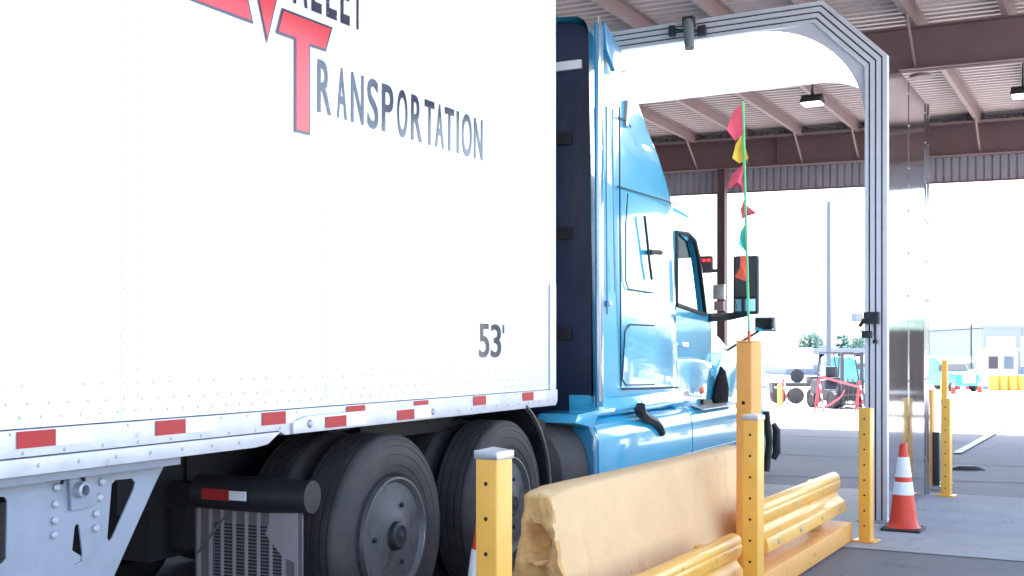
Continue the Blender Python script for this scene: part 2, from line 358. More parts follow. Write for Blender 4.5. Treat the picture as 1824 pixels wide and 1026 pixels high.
# wall added beyond the lanes to block bright background under the trailer
wt = thing('added_blocking_wall', 'added dark brown sheet metal wall blocking the light beyond the trailer underside', 'wall', frame(YL, 6, 13.4), RL)
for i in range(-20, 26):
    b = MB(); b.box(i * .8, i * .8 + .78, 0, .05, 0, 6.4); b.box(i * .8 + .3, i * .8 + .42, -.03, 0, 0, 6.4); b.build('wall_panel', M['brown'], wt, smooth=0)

# ------------------------------------------------------------------ trailer (x ahead, y left, side wall at y = 0)
TW = 2.81
tr = thing('semi_trailer', 'long white box trailer with red and navy lettering filling the left half', 'trailer', frame(YA, 0, TW), RA)
TX1 = 7.21; TX0 = -8.9
MB().box(TX0, TX1 - .05, .012, 2.58, 1.215, 4.12).build('box_body', M['trailer'], tr, bevel=.012)
# side sheets, one part each, with lap seams
xs = [TX0 + .02]; seams = [3.107 - 1.30 * k for k in range(9, 0, -1)] + [3.107, 4.40, 5.70]
xs = [TX0 + .02] + [s for s in seams if s > TX0 + .3] + [TX1 - .10]
for a, bb in zip(xs[:-1], xs[1:]):
    MB().box(a + .0002, bb - .0002, 0, .011, 1.212, 4.05).build('side_sheet', M['trailer'], tr, smooth=0)
for s in xs[1:-1]:
    MB().box(s - .05, s + .05, -.0018, -.0002, 1.214, 4.04).build('seam_strip', M['trailer'], tr, smooth=0)
rv = MB()
def rivet(b, x, z, y=-.001, r=.006):
    n = 6; vs = [(x + r * math.cos(k * 1.047), y, z + r * math.sin(k * 1.047)) for k in range(n)] + [(x + .5 * r * math.cos(k * 1.047), y - .0035, z + .5 * r * math.sin(k * 1.047)) for k in range(n)]
    b.add(vs, [(k, (k + 1) % n, n + (k + 1) % n, n + k) for k in range(n)] + [tuple(range(n, 2 * n))])
for s in xs[1:-1]:
    if s < 0: continue
    for k in range(60):
        z = 1.25 + k * .047
        if z > 4: break
        rivet(rv, s - .035, z, -.0018, .004); rivet(rv, s + .035, z, -.0018, .004)
x = 1.6
while x < TX1 - .1:
    rivet(rv, x, 1.245); rivet(rv, x + .032, 1.288); 
    if int(x * 10) % 3: rivet(rv, x + .01, 1.345)
    x += .085
rv.build('rivets', M['seamrivet'], tr, kind='stuff')
MB().box(TX1 - .10, TX1, -.006, .14, 1.10, 4.12).build('front_corner_post', M['trailer'], tr, bevel=.015)
MB().box(TX1 - .055, TX1, .14, 2.46, 1.10, 4.12).build('front_wall', M['trailer'], tr, smooth=0)
MB().box(TX1 - .13, TX1 - .02, -.012, -.006, 1.215, 1.92).build('corner_plate', M['trailer'], tr, bevel=.003)
# bottom rail with a step in it
b = MB(); b.prism([(TX0, 1.123), (3.97, 1.123), (4.02, 1.102), (TX1 - .03, 1.102), (TX1, 1.13), (TX1, 1.208), (TX0, 1.208)], -.014, .03, 'y'); b.build('bottom_rail', M['rail'], tr, bevel=.003)
b = MB(); b.prism([(TX0, 1.066), (3.80, 1.066), (3.88, 1.073), (3.97, 1.119), (TX0, 1.119)], -.026, .03, 'y'); b.build('lower_rail_flange', M['rail'], tr, bevel=.003)
b = MB(); b.prism([(4.06, 1.104), (5.50, 1.104), (5.54, 1.16), (5.42, 1.182), (4.16, 1.176), (4.06, 1.155)], -.030, -.016, 'y'); b.build('coupler_rail_plate', M['rail'], tr, bevel=.004)
for xx in (4.18, 5.34):
    b = MB(); b.lathe([(.006, 0), (.018, 0), (.018, -.006), (.012, -.012), (.002, -.012)], 12, 'y', (xx, -.030, 1.142), cap1=True); b.build('plate_bolt', M['rivet'], tr)
b = MB(); x = 1.6
while x < TX1 - .1:
    if not (4.0 < x < 5.56): rivet(b, x, 1.135, -.014, .007)
    if x < 3.75: rivet(b, x + .05, 1.094, -.026, .008)
    if not (4.0 < x < 5.56) : rivet(b, x + .12, 1.197, -.014, .005)
    x += .17
b.build('rail_rivets', M['rivet'], tr, kind='stuff')
# reflective tape pieces: (left px, right px of the red, right px of the white) measured on the side plane
def tape(px0, px1, px2, zt, zb, yy=-.0165, cov=None):
    s0 = pix_on(px0, 700, YA, TW)[0]; s1 = pix_on(px1, 700, YA, TW)[0]; s2 = pix_on(px2, 700, YA, TW)[0]
    MB().box(s0, s1, yy - .0015, yy, zb, zt).build('reflective_tape', M['tapered'], tr, smooth=0, label='red reflective tape')
    MB().box(s1 + .001, s2, yy - .0015, yy, zb, zt).build('reflective_tape', M['tapewhite'], tr, smooth=0, label='white reflective tape')
for a in ((23, 92, 158), (271, 324, 375), (461, 503, 520), (839, 861, 884), (927, 946, 968)): tape(*a, 1.204, 1.151)
for a in ((612, 645, 680), (733, 758, 786)): tape(*a, 1.204, 1.178)
for a in ((569, 606, 642), (698, 728, 758)): tape(*a, 1.165, 1.115, -.0325)
for k in range(4):
    MB().box(1.4 - 1.1 * k - .55, 1.4 - 1.1 * k - .35, -.018, -.0165, 1.151, 1.204).build('reflective_tape', M['tapered'], tr, smooth=0, label='red reflective tape')

# landing gear bracket panel below the rail (plane y = .10), real openings cut by building around them
def holed(outer, holes, y0, y1, name, m, parent, bevel=0):
    bm = bmesh.new(); edges = []
    for loop in [outer] + holes:
        vs = [bm.verts.new((p[0], y0, p[1])) for p in loop]
        for i in range(len(vs)): edges.append(bm.edges.new((vs[i], vs[(i + 1) % len(vs)])))
    r = bmesh.ops.triangle_fill(bm, edges=edges, use_beauty=True, use_dissolve=False)
    ext = bmesh.ops.extrude_face_region(bm, geom=list(bm.faces))
    for v in [e for e in ext['geom'] if isinstance(e, bmesh.types.BMVert)]: v.co.y = y1
    bmesh.ops.recalc_face_normals(bm, faces=bm.faces)
    me = bpy.data.meshes.new(name); bm.to_mesh(me); bm.free()
    me.materials.append(m); o = bpy.data.objects.new(name, me); C.objects.link(o); o.parent = parent
    return o
WP = TW + .10
def tp(px, py): 
    s, z = pix_on(px, py, YA, WP); return (s, z)
outer = [tp(-260, 1150), tp(120, 1180), tp(203, 1026), tp(292, 832), (3.36, 1.10), (tp(-260, 1150)[0], 1.10)]
outer = [tp(-260, 1200), tp(128, 1190), tp(203, 1026), tp(277, 860), (tp(302, 825)[0], 1.062), (tp(-260, 1150)[0], 1.062)]
h1 = [tp(*p) for p in ((199, 862), (206, 855), (236, 852), (241, 860), (238, 872), (200, 958), (194, 964), (191, 958))]
h2 = [tp(*p) for p in ((-60, 884), (8, 885), (13, 891), (11, 995), (3, 1004), (-60, 1004))]
h3 = [tp(*p) for p in ((133, 938), (137, 933), (141, 935), (147, 985), (146, 1000), (134, 1006), (128, 1003), (128, 985))]
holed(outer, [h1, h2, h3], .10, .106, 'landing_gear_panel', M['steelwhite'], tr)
b = MB(); b.prism([tp(126, 1007), tp(150, 1002), tp(146, 990), tp(130, 980)], .106, .135, 'y'); b.build('drop_slot_lip', M['steelwhite'], tr)
b = MB(); b.box(outer[0][0], tp(302, 825)[0] - .02, .03, .12, 1.03, 1.062); b.build('panel_top_flange', M['steelwhite'], tr, bevel=.004)
for (px, py) in ((99, 868), (97, 898), (96, 927), (95, 953), (170, 915), (169, 941), (180, 858), (176, 886)):
    s, z = tp(px, py); b = MB(); b.lathe([(.014, .10), (.014, .092), (.008, .088), (.001, .088)], 8, 'y', (s, 0, z)); b.build('panel_bolt', M['rivet'], tr)
s, z = tp(133, 872)
b = MB(); b.prism([tp(*p) for p in ((118, 850), (160, 846), (170, 890), (160, 903), (122, 910))], .085, .099, 'y'); b.build('crank_bracket', M['steelwhite'], tr, bevel=.004)
b = MB(); b.lathe([(.026, .085), (.026, .055), (.018, .05), (.018, .06)], 18, 'y', (s, 0, z)); b.build('crank_shaft', M['rivet'], tr)
b = MB(); b.tube([(s - .03 + .055 * math.cos(a), .078, z + .012 + .05 * math.sin(a)) for a in [R(20 + 14 * i) for i in range(11)]], .006, 6); b.build('crank_hook', M['chassis'], tr)
b = MB(); b.box(1.2, 3.1, .5, 2.1, .98, 1.06); b.box(2.2, 2.35, .3, .45, .2, 1.0); b.box(2.2, 2.35, 2.1, 2.25, .2, 1.0); b.build('landing_gear_legs', M['chassis'], tr)
# cross members under the floor
for k in range(24):
    MB().box(-.6 + k * .32, -.56 + k * .32, .05, 2.5, 1.10, 1.20).build('cross_member', M['chassis'], tr, smooth=0)
MB().box(5.0, 7.1, .4, 2.2, 1.04, 1.098).build('coupler_plate', M['chassis'], tr, smooth=0)

# lettering, flat decals standing 2 mm proud
def decal(poly_px, m, name, y=-.004, th=.0012, label=None):
    pts = [pix_on(px, py, YA, TW) for (px, py) in poly_px]
    b = MB(); b.prism(pts, y - th, y, 'y'); return b.build(name, m, tr, smooth=0, label=label)
def inset(poly, d):
    n = len(poly); out = []
    A = sum(poly[i][0] * poly[(i + 1) % n][1] - poly[(i + 1) % n][0] * poly[i][1] for i in range(n)); sg = 1 if A > 0 else -1
    for i in range(n):
        p0, p1, p2 = [Vector(poly[(i + k) % n]) for k in (-1, 0, 1)]
        d1 = (p1 - p0).normalized(); d2 = (p2 - p1).normalized(); n1 = Vector((-d1.y, d1.x)) * sg; n2 = Vector((-d2.y, d2.x)) * sg
        m_ = (n1 + n2).normalized(); k = d / max(.3, m_.dot(n1)); out.append(tuple(p1 + m_ * k))
    return out
def bordered(poly_px, dd, name):
    pts = [pix_on(px, py, YA, TW) for (px, py) in poly_px]
    MB().prism(pts, -.0050, -.0040, 'y').build(name + '_border', M['decaldark'], tr, smooth=0)
    MB().prism(inset(pts, dd), -.0065, -.0052, 'y').build(name, M['decalred'], tr, smooth=0)
bordered([(501, 14), (591, 49), (579, 92), (551, 83), (551, 241), (523, 235), (523, 71), (490, 59)], .011, 'letter_t')
bordered([(452, -28), (474, 78), (498, -28)], .008, 'letter_v')
bordered([(230, -40), (450, 43), (436, -22), (380, -60)], .010, 'letter_swoosh')
def text_obj(txt, x0, x1, zb, h, slope, m, name, offset=.0, y=-.004, sep=1.0):
    cu = bpy.data.curves.new('t', 'FONT'); cu.body = txt; cu.offset = offset; cu.resolution_u = 5; cu.space_character = sep; cu.fill_mode = 'FRONT'
    to = bpy.data.objects.new('t', cu); C.objects.link(to); bpy.context.view_layer.update()
    dg = bpy.context.evaluated_depsgraph_get(); me0 = bpy.data.meshes.new_from_object(to.evaluated_get(dg))
    V = [v.co.copy() for v in me0.vertices]; Fc = [tuple(p.vertices) for p in me0.polygons]
    mnx = min(v.x for v in V); mxx = max(v.x for v in V); mny = min(v.y for v in V); mxy = max(v.y for v in V)
    C.objects.unlink(to); bpy.data.objects.remove(to); bpy.data.curves.remove(cu); bpy.data.meshes.remove(me0)
    out = []
    for v in V:
        u = (v.x - mnx) / (mxx - mnx); s = x0 + u * (x1 - x0); out.append((s, y, zb + (v.y - mny) / (mxy - mny) * h + slope * (s - x0)))
    b = MB(); b.add(out, Fc); me = b.build(name, m, tr, smooth=0, keepnormals=True)
    return me
a0 = pix_on(565, 199, YA, TW); a1 = pix_on(858, 286, YA, TW)
sl = (a1[1] - a0[1]) / (a1[0] - a0[0])
letters = 'RANSPORTATION'; 
# per-letter spans in photograph pixels
sp = [(565, 589), (599, 617), (625, 647), (654, 673), (680, 700), (707, 725), (732, 751), (756, 773), (775, 790), (792, 808), (812.5, 817), (822, 840), (844, 859)]
for ch, (p0, p1) in zip(letters, sp):
    s0 = pix_on(p0, 250, YA, TW)[0]; s1 = pix_on(p1, 250, YA, TW)[0]
    rnd = ch in 'SO'
    text_obj(ch, s0, s1, a0[1] + sl * (s0 - a0[0]) - (.004 if rnd else 0), .236 + (.008 if rnd else 0), sl, M['decaldark'], 'letter', .012)
v0 = pix_on(523, 6, YA, TW); v1 = pix_on(643, 55.6, YA, TW); vs_ = (v1[1] - v0[1]) / (v1[0] - v0[0])
for ch, (p0, p1) in zip('ALLEY', [(521, 547), (554, 572), (580, 599), (606, 622), (627, 645)]):
    s0 = pix_on(p0, 40, YA, TW)[0]; s1 = pix_on(p1, 40, YA, TW)[0]
    text_obj(ch, s0, s1, v0[1] + vs_ * (s0 - v0[0]), .27, vs_, M['decaldark'], 'letter', .018)
for ch, (p0, p1) in zip('53', [(853, 871), (874, 892)]):
    s0, zb = pix_on(p0, 637, YA, TW); s1 = pix_on(p1, 637, YA, TW)[0]
    text_obj(ch, s0, s1, 1.427, .200, 0, M['decaldark'], 'digit', .012)
s0 = pix_on(895, 600, YA, TW)[0]; MB().box(s0, s0 + .018, -.005, -.004, 1.575, 1.625).build('foot_mark', M['decaldark'], tr, smooth=0)

# ------------------------------------------------------------------ tractor (x ahead, y left, centre line y = 0, right side y = -1.22)
TWB = 3.07; TS = 9.0
tc_ = thing('tractor_unit', 'blue sleeper cab tractor pulling the white trailer through the portal', 'truck', frame(YB, TS, TWB + 1.22), RB)
def TX(px, py, W=TWB):
    s, z = pix_on(px, py, YB, W); return s - TS, z
# sleeper shell
st = [(-1.33, 3.93, 1.21), (-1.0, 3.90, 1.215), (-.72, 3.80, 1.22), (-.45, 3.67, 1.22), (-.22, 3.54, 1.22), (.0, 3.38, 1.22), (.22, 3.24, 1.22), (.42, 3.07, 1.22), (.58, 2.93, 1.215), (.70, 2.80, 1.20), (.78, 2.66, 1.17)]
def loft(st, zb, rc, sides=6, tum=.04, xlean=0):
    b = MB(); vs = []; nper = None
    for (x, zt, hw) in st:
        ring = [(x, -hw * .985, zb)] + [(x, -hw, zb + .12)]
        ring += [(x, -hw + tum * k / 4, zb + .12 + (zt - rc - zb - .12) * k / 4) for k in range(1, 5)]
        for k in range(1, sides + 1):
            a = math.pi / 2 * k / sides; ring.append((x, -hw + tum + rc - rc * math.cos(a), zt - rc + rc * math.sin(a)))
        crown = [(x, -hw * .5, zt + .03), (x, 0, zt + .045)]
        ring += crown; ring += [(p[0], -p[1], p[2]) for p in ring[:-1][::-1]]
        nper = len(ring); vs += ring
    fs = [(i * nper + k, i * nper + k + 1, (i + 1) * nper + k + 1, (i + 1) * nper + k) for i in range(len(st) - 1) for k in range(nper - 1)]
    b.add(vs, fs); return b, nper
b, npr = loft(st, 1.06, .13)
n0 = (len(st) - 1) * npr; b.f.append(tuple(range(n0, n0 + npr)))
b.build('sleeper_shell', M['blue'], tc_, smooth=40)
# cab roof, doors, pillars
DY = 1.13
door = [(.60, .98), (1.98, .98), (2.02, 1.74), (1.90, 1.84), (1.60, 2.46), (1.46, 2.62), (1.25, 2.69), (.60, 2.72)]
win = [(.86, 1.90), (1.78, 1.84), (1.55, 2.38), (1.42, 2.53), (1.22, 2.57), (.86, 2.56)]
for sgn, nm in ((-1, 'door'), (1, 'door')):
    y0, y1 = sorted((sgn * DY, sgn * (DY - .07)))
    d = holed(door, [win], y0, y1, nm, M['blue'], tc_)
    MB().prism(win, sgn * (DY - .035), sgn * (DY - .031), 'y').build('side_window', M['glass'], d, smooth=0)
    b = MB(); ring = win + [win[0]]; b.tube([(p[0], sgn * (DY + .004), p[1]) for p in ring], .022, 6); b.build('window_seal', M['black'], d)
    if sgn < 0:
        MB().box(.98, 1.16, -DY - .03, -DY, 1.52, 1.56).build('handle', M['chrome'], d, bevel=.006)
b = MB()
prof2 = [(.60, 2.70), (1.25, 2.675), (1.45, 2.61), (1.52, 2.55), (1.56, 2.58), (1.50, 2.68), (1.28, 2.76), (.60, 2.80)]
b.prism(prof2, -1.12, 1.12, 'y'); b.build('cab_roof', M['blue'], tc_, bevel=.03, seg=3)
MB().prism([(1.53, 2.55), (1.95, 1.80), (1.935, 1.79), (1.51, 2.54)], -1.05, 1.05, 'y').build('windshield', M['glass'], tc_, smooth=0)
for sg in (-1, 1): MB().prism([(1.55, 2.57), (1.98, 1.80), (1.90, 1.78), (1.47, 2.56)], sg * 1.05, sg * 1.12, 'y').build('pillar', M['black'], tc_)
MB().prism([(1.30, 2.63), (1.58, 2.60), (1.82, 2.42), (1.80, 2.40), (1.56, 2.56), (1.3, 2.6)], -1.08, 1.08, 'y').build('sun_visor', M['black'], tc_)
MB().box(1.3, 1.95, -1.05, 1.05, 1.2, 1.72).build('dashboard', M['black'], tc_, bevel=.05)
b = MB()
for y in (-.55, .55): b.box(.8, 1.25, y - .25, y + .25, 1.1, 1.55); b.box(.75, .87, y - .25, y + .25, 1.5, 2.05)
b.build('seats', M['black'], tc_, bevel=.05)
# hood and fenders
hst = [(1.96, 1.80, 1.13), (2.3, 1.77, 1.13), (2.8, 1.70, 1.10), (3.3, 1.58, 1.04), (3.7, 1.44, .96), (3.92, 1.28, .88), (4.02, 1.05, .80)]
hst = [(1.96 + (h_[0] - 1.96) * 1.16, h_[1], h_[2]) for h_ in hst]
b, npr = loft(hst, .90, .26, tum=.07, sides=8); b.f.append(tuple(range(npr))[::-1]); n0 = (len(hst) - 1) * npr; b.f.append(tuple(range(n0, n0 + npr)))
b.build('hood', M['blue'], tc_, smooth=50)
AC = (3.18, .62); AR = .60
arch = [(AC[0] + AR * math.cos(a), AC[1] + AR * math.sin(a)) for a in [R(8 + 164 * k / 14) for k in range(15)]]
outer = [(4.18, .5), (4.2, .9), (4.14, 1.1), (3.9, 1.26), (3.4, 1.40), (2.8, 1.48), (2.15, 1.47), (1.95, 1.30), (1.95, 1.02), (1.78, .92), (1.84, .60), (2.0, .60)]
poly = outer[:-1] + [(arch[-1][0], .60)] + arch[::-1] + [(arch[0][0], .5)]
for sg in (-1, 1):
    b = MB(); b.prism(poly, sg * 1.00, sg * 1.21, 'y'); b.build('fender', M['blue'], tc_, bevel=.02)
b = MB(); b.prism([(3.85, .32), (4.25, .32), (4.33, .45), (4.33, .75), (4.25, .88), (3.86, .86)], -1.08, 1.08, 'y'); b.build('bumper', M['bluedark'], tc_, bevel=.05)
MB().box(4.33, 4.38, -.6, .6, .9, 1.25).build('grille', M['black'], tc_, bevel=.02)
b = MB(); b.tube([(3.86, -1.24, .12), (3.92, -1.26, .45), (3.86, -1.24, .80)], .04, 10); b.build('bumper_corner_guard', M['black'], tc_)
b = MB(); b.tube([(4.04, -1.28, .25), (4.07, -1.31, .32), (4.07, -1.31, .58), (4.04, -1.28, .65)], [.03, .045, .045, .03], 12); b.build('guard_roller', M['black'], tc_)
x_, z_ = TX(1247, 695)
b = MB(); b.lathe([(.001, -.035), (.025, -.03), (.036, -.012), (.04, 0)], 16, 'y', (x_, -1.225, z_)); b.build('marker_lamp', M['amber'], tc_)
# door lower valance and kick area
b = MB(); b.prism([(.70, .96), (1.95, .96), (1.95, 1.26), (1.80, 1.38), (1.2, 1.42), (.70, 1.42)], -1.19, -1.135, 'y'); b.build('door_lower_panel', M['blue'], tc_, bevel=.03, seg=3)
b = MB(); b.prism([(1.42, .90), (1.66, .90), (1.72, 1.0), (1.60, 1.02), (1.42, 1.02)], -1.225, -1.192, 'y'); b.build('step_recess', M['black'], tc_)
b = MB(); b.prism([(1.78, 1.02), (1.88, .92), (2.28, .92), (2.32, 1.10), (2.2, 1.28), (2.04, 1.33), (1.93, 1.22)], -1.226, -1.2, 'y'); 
b.build('recess_shade_plate', M['void'], tc_, bevel=.004)  # flat near-black plate, stands in for the shade inside an open recess
# sleeper rocker flare
b = MB(); b.prism([(-1.16, 1.15), (-1.225, 1.12), (-1.25, 1.03), (-1.18, .985), (-1.0, .98), (-1.0, 1.15)], -1.30, .95, 'x'); b.build('rocker_panel', M['blue'], tc_, bevel=.012)
# side fairing (two pieces) with shelf
prof = [(-1.00, 1.00), (-1.12, .985), (-1.20, .955), (-1.245, .90), (-1.262, .80), (-1.265, .60), (-1.25, .40), (-1.20, .30), (-1.0, .28)]
b = MB(); b.prism(prof, -1.36, .92, 'x'); b.build('side_fairing', M['blue'], tc_, smooth=50)
b = MB(); b.prism(prof, .945, 2.52, 'x'); b.build('side_fairing', M['blue'], tc_, smooth=50)
b = MB(); b.prism([(-1.01, 1.00), (-1.20, .96), (-1.26, .86), (-1.26, .5), (-1.2, .3), (-1.0, .3)], -1.44, -1.365, 'x'); b.build('fairing_end_cap', M['bluedark'], tc_, bevel=.015)
b = MB(); b.prism([(-1.78, .97), (-1.72, 1.03), (-1.30, 1.045), (-1.0, 1.045), (-.98, 1.01), (-1.35, 1.0), (-1.45, .92)], -1.255, -.95, 'y'); b.build('rear_shelf', M['blue'], tc_, bevel=.012)
MB().box(-1.25, 2.5, -1.269, -1.262, .545, .56).build('fairing_crease', M['bluedark'], tc_, smooth=0)
pts = [TX(1127, 724), TX(1130, 735), TX(1140, 744), TX(1154, 750), TX(1163, 760), TX(1168, 772)]
b = MB(); b.tube([(p[0], -1.275, p[1]) for p in pts], [.05, .045, .04, .036, .036, .032], 8); b.build('step_strap', M['black'], tc_)
b = MB(); b.prism([(-1.30, .935), (-1.12, .995), (-1.12, 1.003), (-1.30, .945)], 1.15, 2.45, 'x'); b.build('step_plate', M['galv'], tc_)
# rear wall, recessed, and the side extenders
rw = [(1.17, 1.0), (1.165, 3.76), (1.12, 3.86), (1.02, 3.905), (.6, 3.93), (0, 3.94)]
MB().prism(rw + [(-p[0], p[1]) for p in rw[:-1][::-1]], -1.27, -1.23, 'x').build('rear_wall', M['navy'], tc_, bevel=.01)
for z in (1.55, 2.3, 3.0):
    MB().box(-1.31, -1.272, -1.02, -.86, z, z + .09).build('rear_bracket', M['chassis'], tc_, bevel=.01)
MB().box(-1.30, -1.272, -1.10, -.88, 3.55, 3.62).build('rear_lamp', M['conewhite'], tc_, bevel=.015)
b = MB(); b.prism([(-1.34, 1.06), (-1.22, 1.06), (-1.22, 3.86), (-1.36, 3.86)], -1.245, -1.225, 'y'); b.build('side_extender', M['bluedark'], tc_, bevel=.006)
b = MB(); b.prism([(-1.34, 1.06), (-1.22, 1.06), (-1.22, 3.86), (-1.36, 3.86)], 1.225, 1.245, 'y'); b.build('side_extender', M['bluedark'], tc_, bevel=.006)
b = MB(); b.prism([(-1.20, 3.90), (-.74, 3.72), (-.76, 3.62), (-1.0, 3.58), (-1.16, 3.70)], -1.25, -1.215, 'y'); b.build('roof_wing', M['bluedark'], tc_, bevel=.01)
MB().prism([TX(1059, 30), TX(1063, 30), TX(1064, 715), TX(1060, 715)], -1.252, -1.246, 'y').build('extender_trim', M['chrome'], tc_, smooth=0)
def pipe(name, pts, r, m, y=-1.222): 
    b = MB(); b.tube([(TX(*p)[0], y, TX(*p)[1]) for p in pts], r, 6); return b.build(name, m, tc_)
pipe('panel_seam', [(1103, 190), (1104, 450), (1106, 690)], .006, M['gap'])
pipe('panel_seam', [(1102, 332), (1140, 343), (1180, 355), (1209, 366)], .006, M['gap'], -1.214)
pipe('panel_seam', [(1078, 190), (1079, 400), (1080, 560)], .008, M['bluedark'], -1.228)
pipe('panel_seam', [(1090, 195), (1092, 400), (1094, 520)], .006, M['bluedark'], -1.226)
pipe('panel_seam', [(1105, 693), (1160, 692), (1205, 690)], .008, M['gap'], -1.236)
pipe('luggage_door_edge', [(1165, 580), (1122, 578), (1113, 590), (1108, 675), (1114, 686), (1165, 685)], .006, M['gap'])
pipe('sleeper_window_edge', [(1118, 345), (1114, 400), (1114, 500), (1119, 515), (1165, 522)], .005, M['gap'])
pipe('grab_rail', [(1145, 385), (1150, 430), (1154, 470), (1158, 498)], .011, M['black'], -1.235)
pipe('grab_rail_bracket', [(1154, 449), (1166, 449), (1174, 450)], .022, M['black'], -1.235)
pipe('roof_badge', [(1122, 180), (1119, 225)], .03, M['galv'], -1.19)
pipe('roof_seam', [(1105, 208), (1118, 214), (1128, 226)], .006, M['gap'], -1.20)
MB().box(*sorted((TX(1076, 540)[0], TX(1083, 540)[0])), -1.25, -1.222, TX(1080, 547)[1], TX(1080, 536)[1]).build('latch', M['bluedark'], tc_, bevel=.006)
# mirrors
b = MB(); W3 = TWB - .20
x0, z0 = TX(1262, 566, TWB + .09)
xm, zm = TX(1332, 558, TWB - .25)
b.tube([(x0, -1.13, z0), (x0 + .25, -1.28, z0 + .02), (xm, -1.47, zm)], [.045, .04, .03], 8); 
mr = b.build('mirror_arm', M['black'], tc_)
xa, za = TX(1331, 455, TWB - .25); xb, zb_ = TX(1331, 560, TWB - .25)
b = MB(); b.box(xa - .03, xa + .07, -1.58, -1.33, zb_, za); mh = b.build('mirror_housing', M['black'], tc_, bevel=.03, seg=3)
MB().box(xa - .038, xa - .031, -1.56, -1.36, zb_ + .18, za - .03).build('mirror_glass', M['sign'], mh, smooth=0)
MB().box(xa - .038, xa - .031, -1.56, -1.36, zb_ + .03, zb_ + .15).build('mirror_glass', M['mirror'], mh, smooth=0)
xc, zc = TX(1364, 577, TWB - .1)
b = MB(); b.box(xc - .04, xc + .05, -1.44, -1.20, zc - .085, zc + .085); hm = b.build('hood_mirror', M['galv'], tc_, bevel=.03, seg=3)
MB().box(xc - .048, xc - .041, -1.42, -1.22, zc - .065, zc + .065).build('mirror_glass', M['mirror'], hm, smooth=0)
b = MB(); b.tube([(xc, -1.24, zc - .08), (xc - .35, -1.05, zc - .25), (xc - .45, -.95, zc - .33)], .015, 8); b.build('hood_mirror_arm', M['black'], hm)
# chassis
for sg in (-1, 1): MB().box(-5.2, 3.6, sg * .42 - .04, sg * .42 + .04, .72, .98).build('frame_rail', M['chassis'], tc_, smooth=0)
b = MB(); b.box(-4.9, 2.0, -.36, .36, .45, .95); b.box(-3.9, -2.9, -.9, .9, .98, 1.06); b.build('drive_line', M['chassis'], tc_, smooth=0)
def wheel(x, y, sg, r=.52, wdt=.27, steer=0, cover=True):
    pr = [(.30, -wdt), (.44, -wdt), (.495, -wdt + .02), (r, -wdt + .045)]
    for q_ in (-.205, -.155, -.105, -.062): pr += [(r, q_ - .001), (r - .014, q_ + .001), (r - .014, q_ + .009), (r, q_ + .011)]
    pr += [(r - .002, -.036), (.505, -.022), (.492, -.014), (.489, -.016), (.475, -.006), (.462, -.003), (.459, -.006), (.44, -.001), (.415, 0), (.412, -.003), (.39, -.001), (.36, -.007), (.357, -.011), (.33, -.016), (.315, -.025), (.30, -.05)]
    b = MB(); b.lathe([(p[0], p[1] * sg) for p in pr], 56, 'y')
    rp = [(.302, .05), (.298, .002), (.288, -.006), (.278, .002), (.27, .014), (.18, .016), (.12, .004), (.075, -.004), (.002, -.004)] if cover else [(.302, .05), (.298, .0), (.285, .0), (.27, .05), (.20, .16), (.13, .16), (.11, .06), (.002, .05)]
    rm = MB(); rm.lathe([(p[0], -p[1] * sg) for p in rp], 48, 'y')
    o = rm.build('wheel', M['rim'], tc_, smooth=40); o.location = (x, y, r); o.rotation_euler = (0, 0, steer)
    b.build('tyre', M['rubber'], o, smooth=40)
    e = MB(); ss = 1 if sg < 0 else -1
    e.lathe([(.304, .012 * ss), (.300, -.010 * ss), (.290, -.010 * ss), (.284, .006 * ss)], 48, 'y'); e.build('rim_edge', M['rimedge'], o)
    h = MB(); h.lathe([(.075, -.004 * ss), (.07, -.03 * ss), (.055, -.04 * ss), (.03, -.035 * ss), (.002, -.045 * ss)], 24, 'y'); h.build('hub_cap', M['black'], o)
    if cover:
        for k in range(3):
            a = R(60 + 120 * k); q = MB(); q.lathe([(.014, .012 * ss), (.012, .0), (.001, -.002 * ss)], 8, 'y', (.17 * math.cos(a), 0, .17 * math.sin(a))); q.build('cover_clip', M['black'], o)
    return o
WX = (TX(703, 900, TWB)[0], TX(703, 900, TWB)[0] + 1.32)
for xw in WX:
    for sg in (-1, 1):
        wheel(xw, sg * 1.22, sg)
        b = MB(); q = wheel(xw, sg * .90, sg, cover=False)
wheel(3.18, -1.17, -1, steer=R(-3)); wheel(3.18, 1.17, 1, steer=R(-3))
# quarter fender ahead of the second axle with a bright edge
cxw = WX[1]
arc = [(cxw + .66 * math.cos(R(a)), .52 + .66 * math.sin(R(a))) for a in range(-15, 66, 8)]
b = MB(); b.prism(arc + [(cxw + .64 * math.cos(R(a)), .52 + .64 * math.sin(R(a))) for a in range(65, -16, -8)], -1.20, -.62, 'y'); b.build('quarter_fender', M['black'], tc_)
b = MB(); b.tube([(p[0], -1.205, p[1]) for p in arc[2:]], .011, 6); b.build('fender_edge_trim', M['rimedge'], tc_)
b = MB(); b.lathe([(.02, -1.95), (.28, -1.95), (.37, -1.88), (.39, -1.75), (.39, .4)], 40, 'x', (0, -.83, .62), cap0=True, cap1=True); b.build('fuel_tank', M['rubber'], tc_, smooth=40)
b = MB(); b.lathe([(.02, -1.95), (.28, -1.95), (.37, -1.88), (.39, -1.75), (.39, .4)], 40, 'x', (0, .83, .62), cap0=True, cap1=True); b.build('fuel_tank', M['rubber'], tc_, smooth=40)
MB().box(-2.1, -1.95, -1.1, 1.1, .5, 1.0).build('cross_box', M['chassis'], tc_, smooth=0)
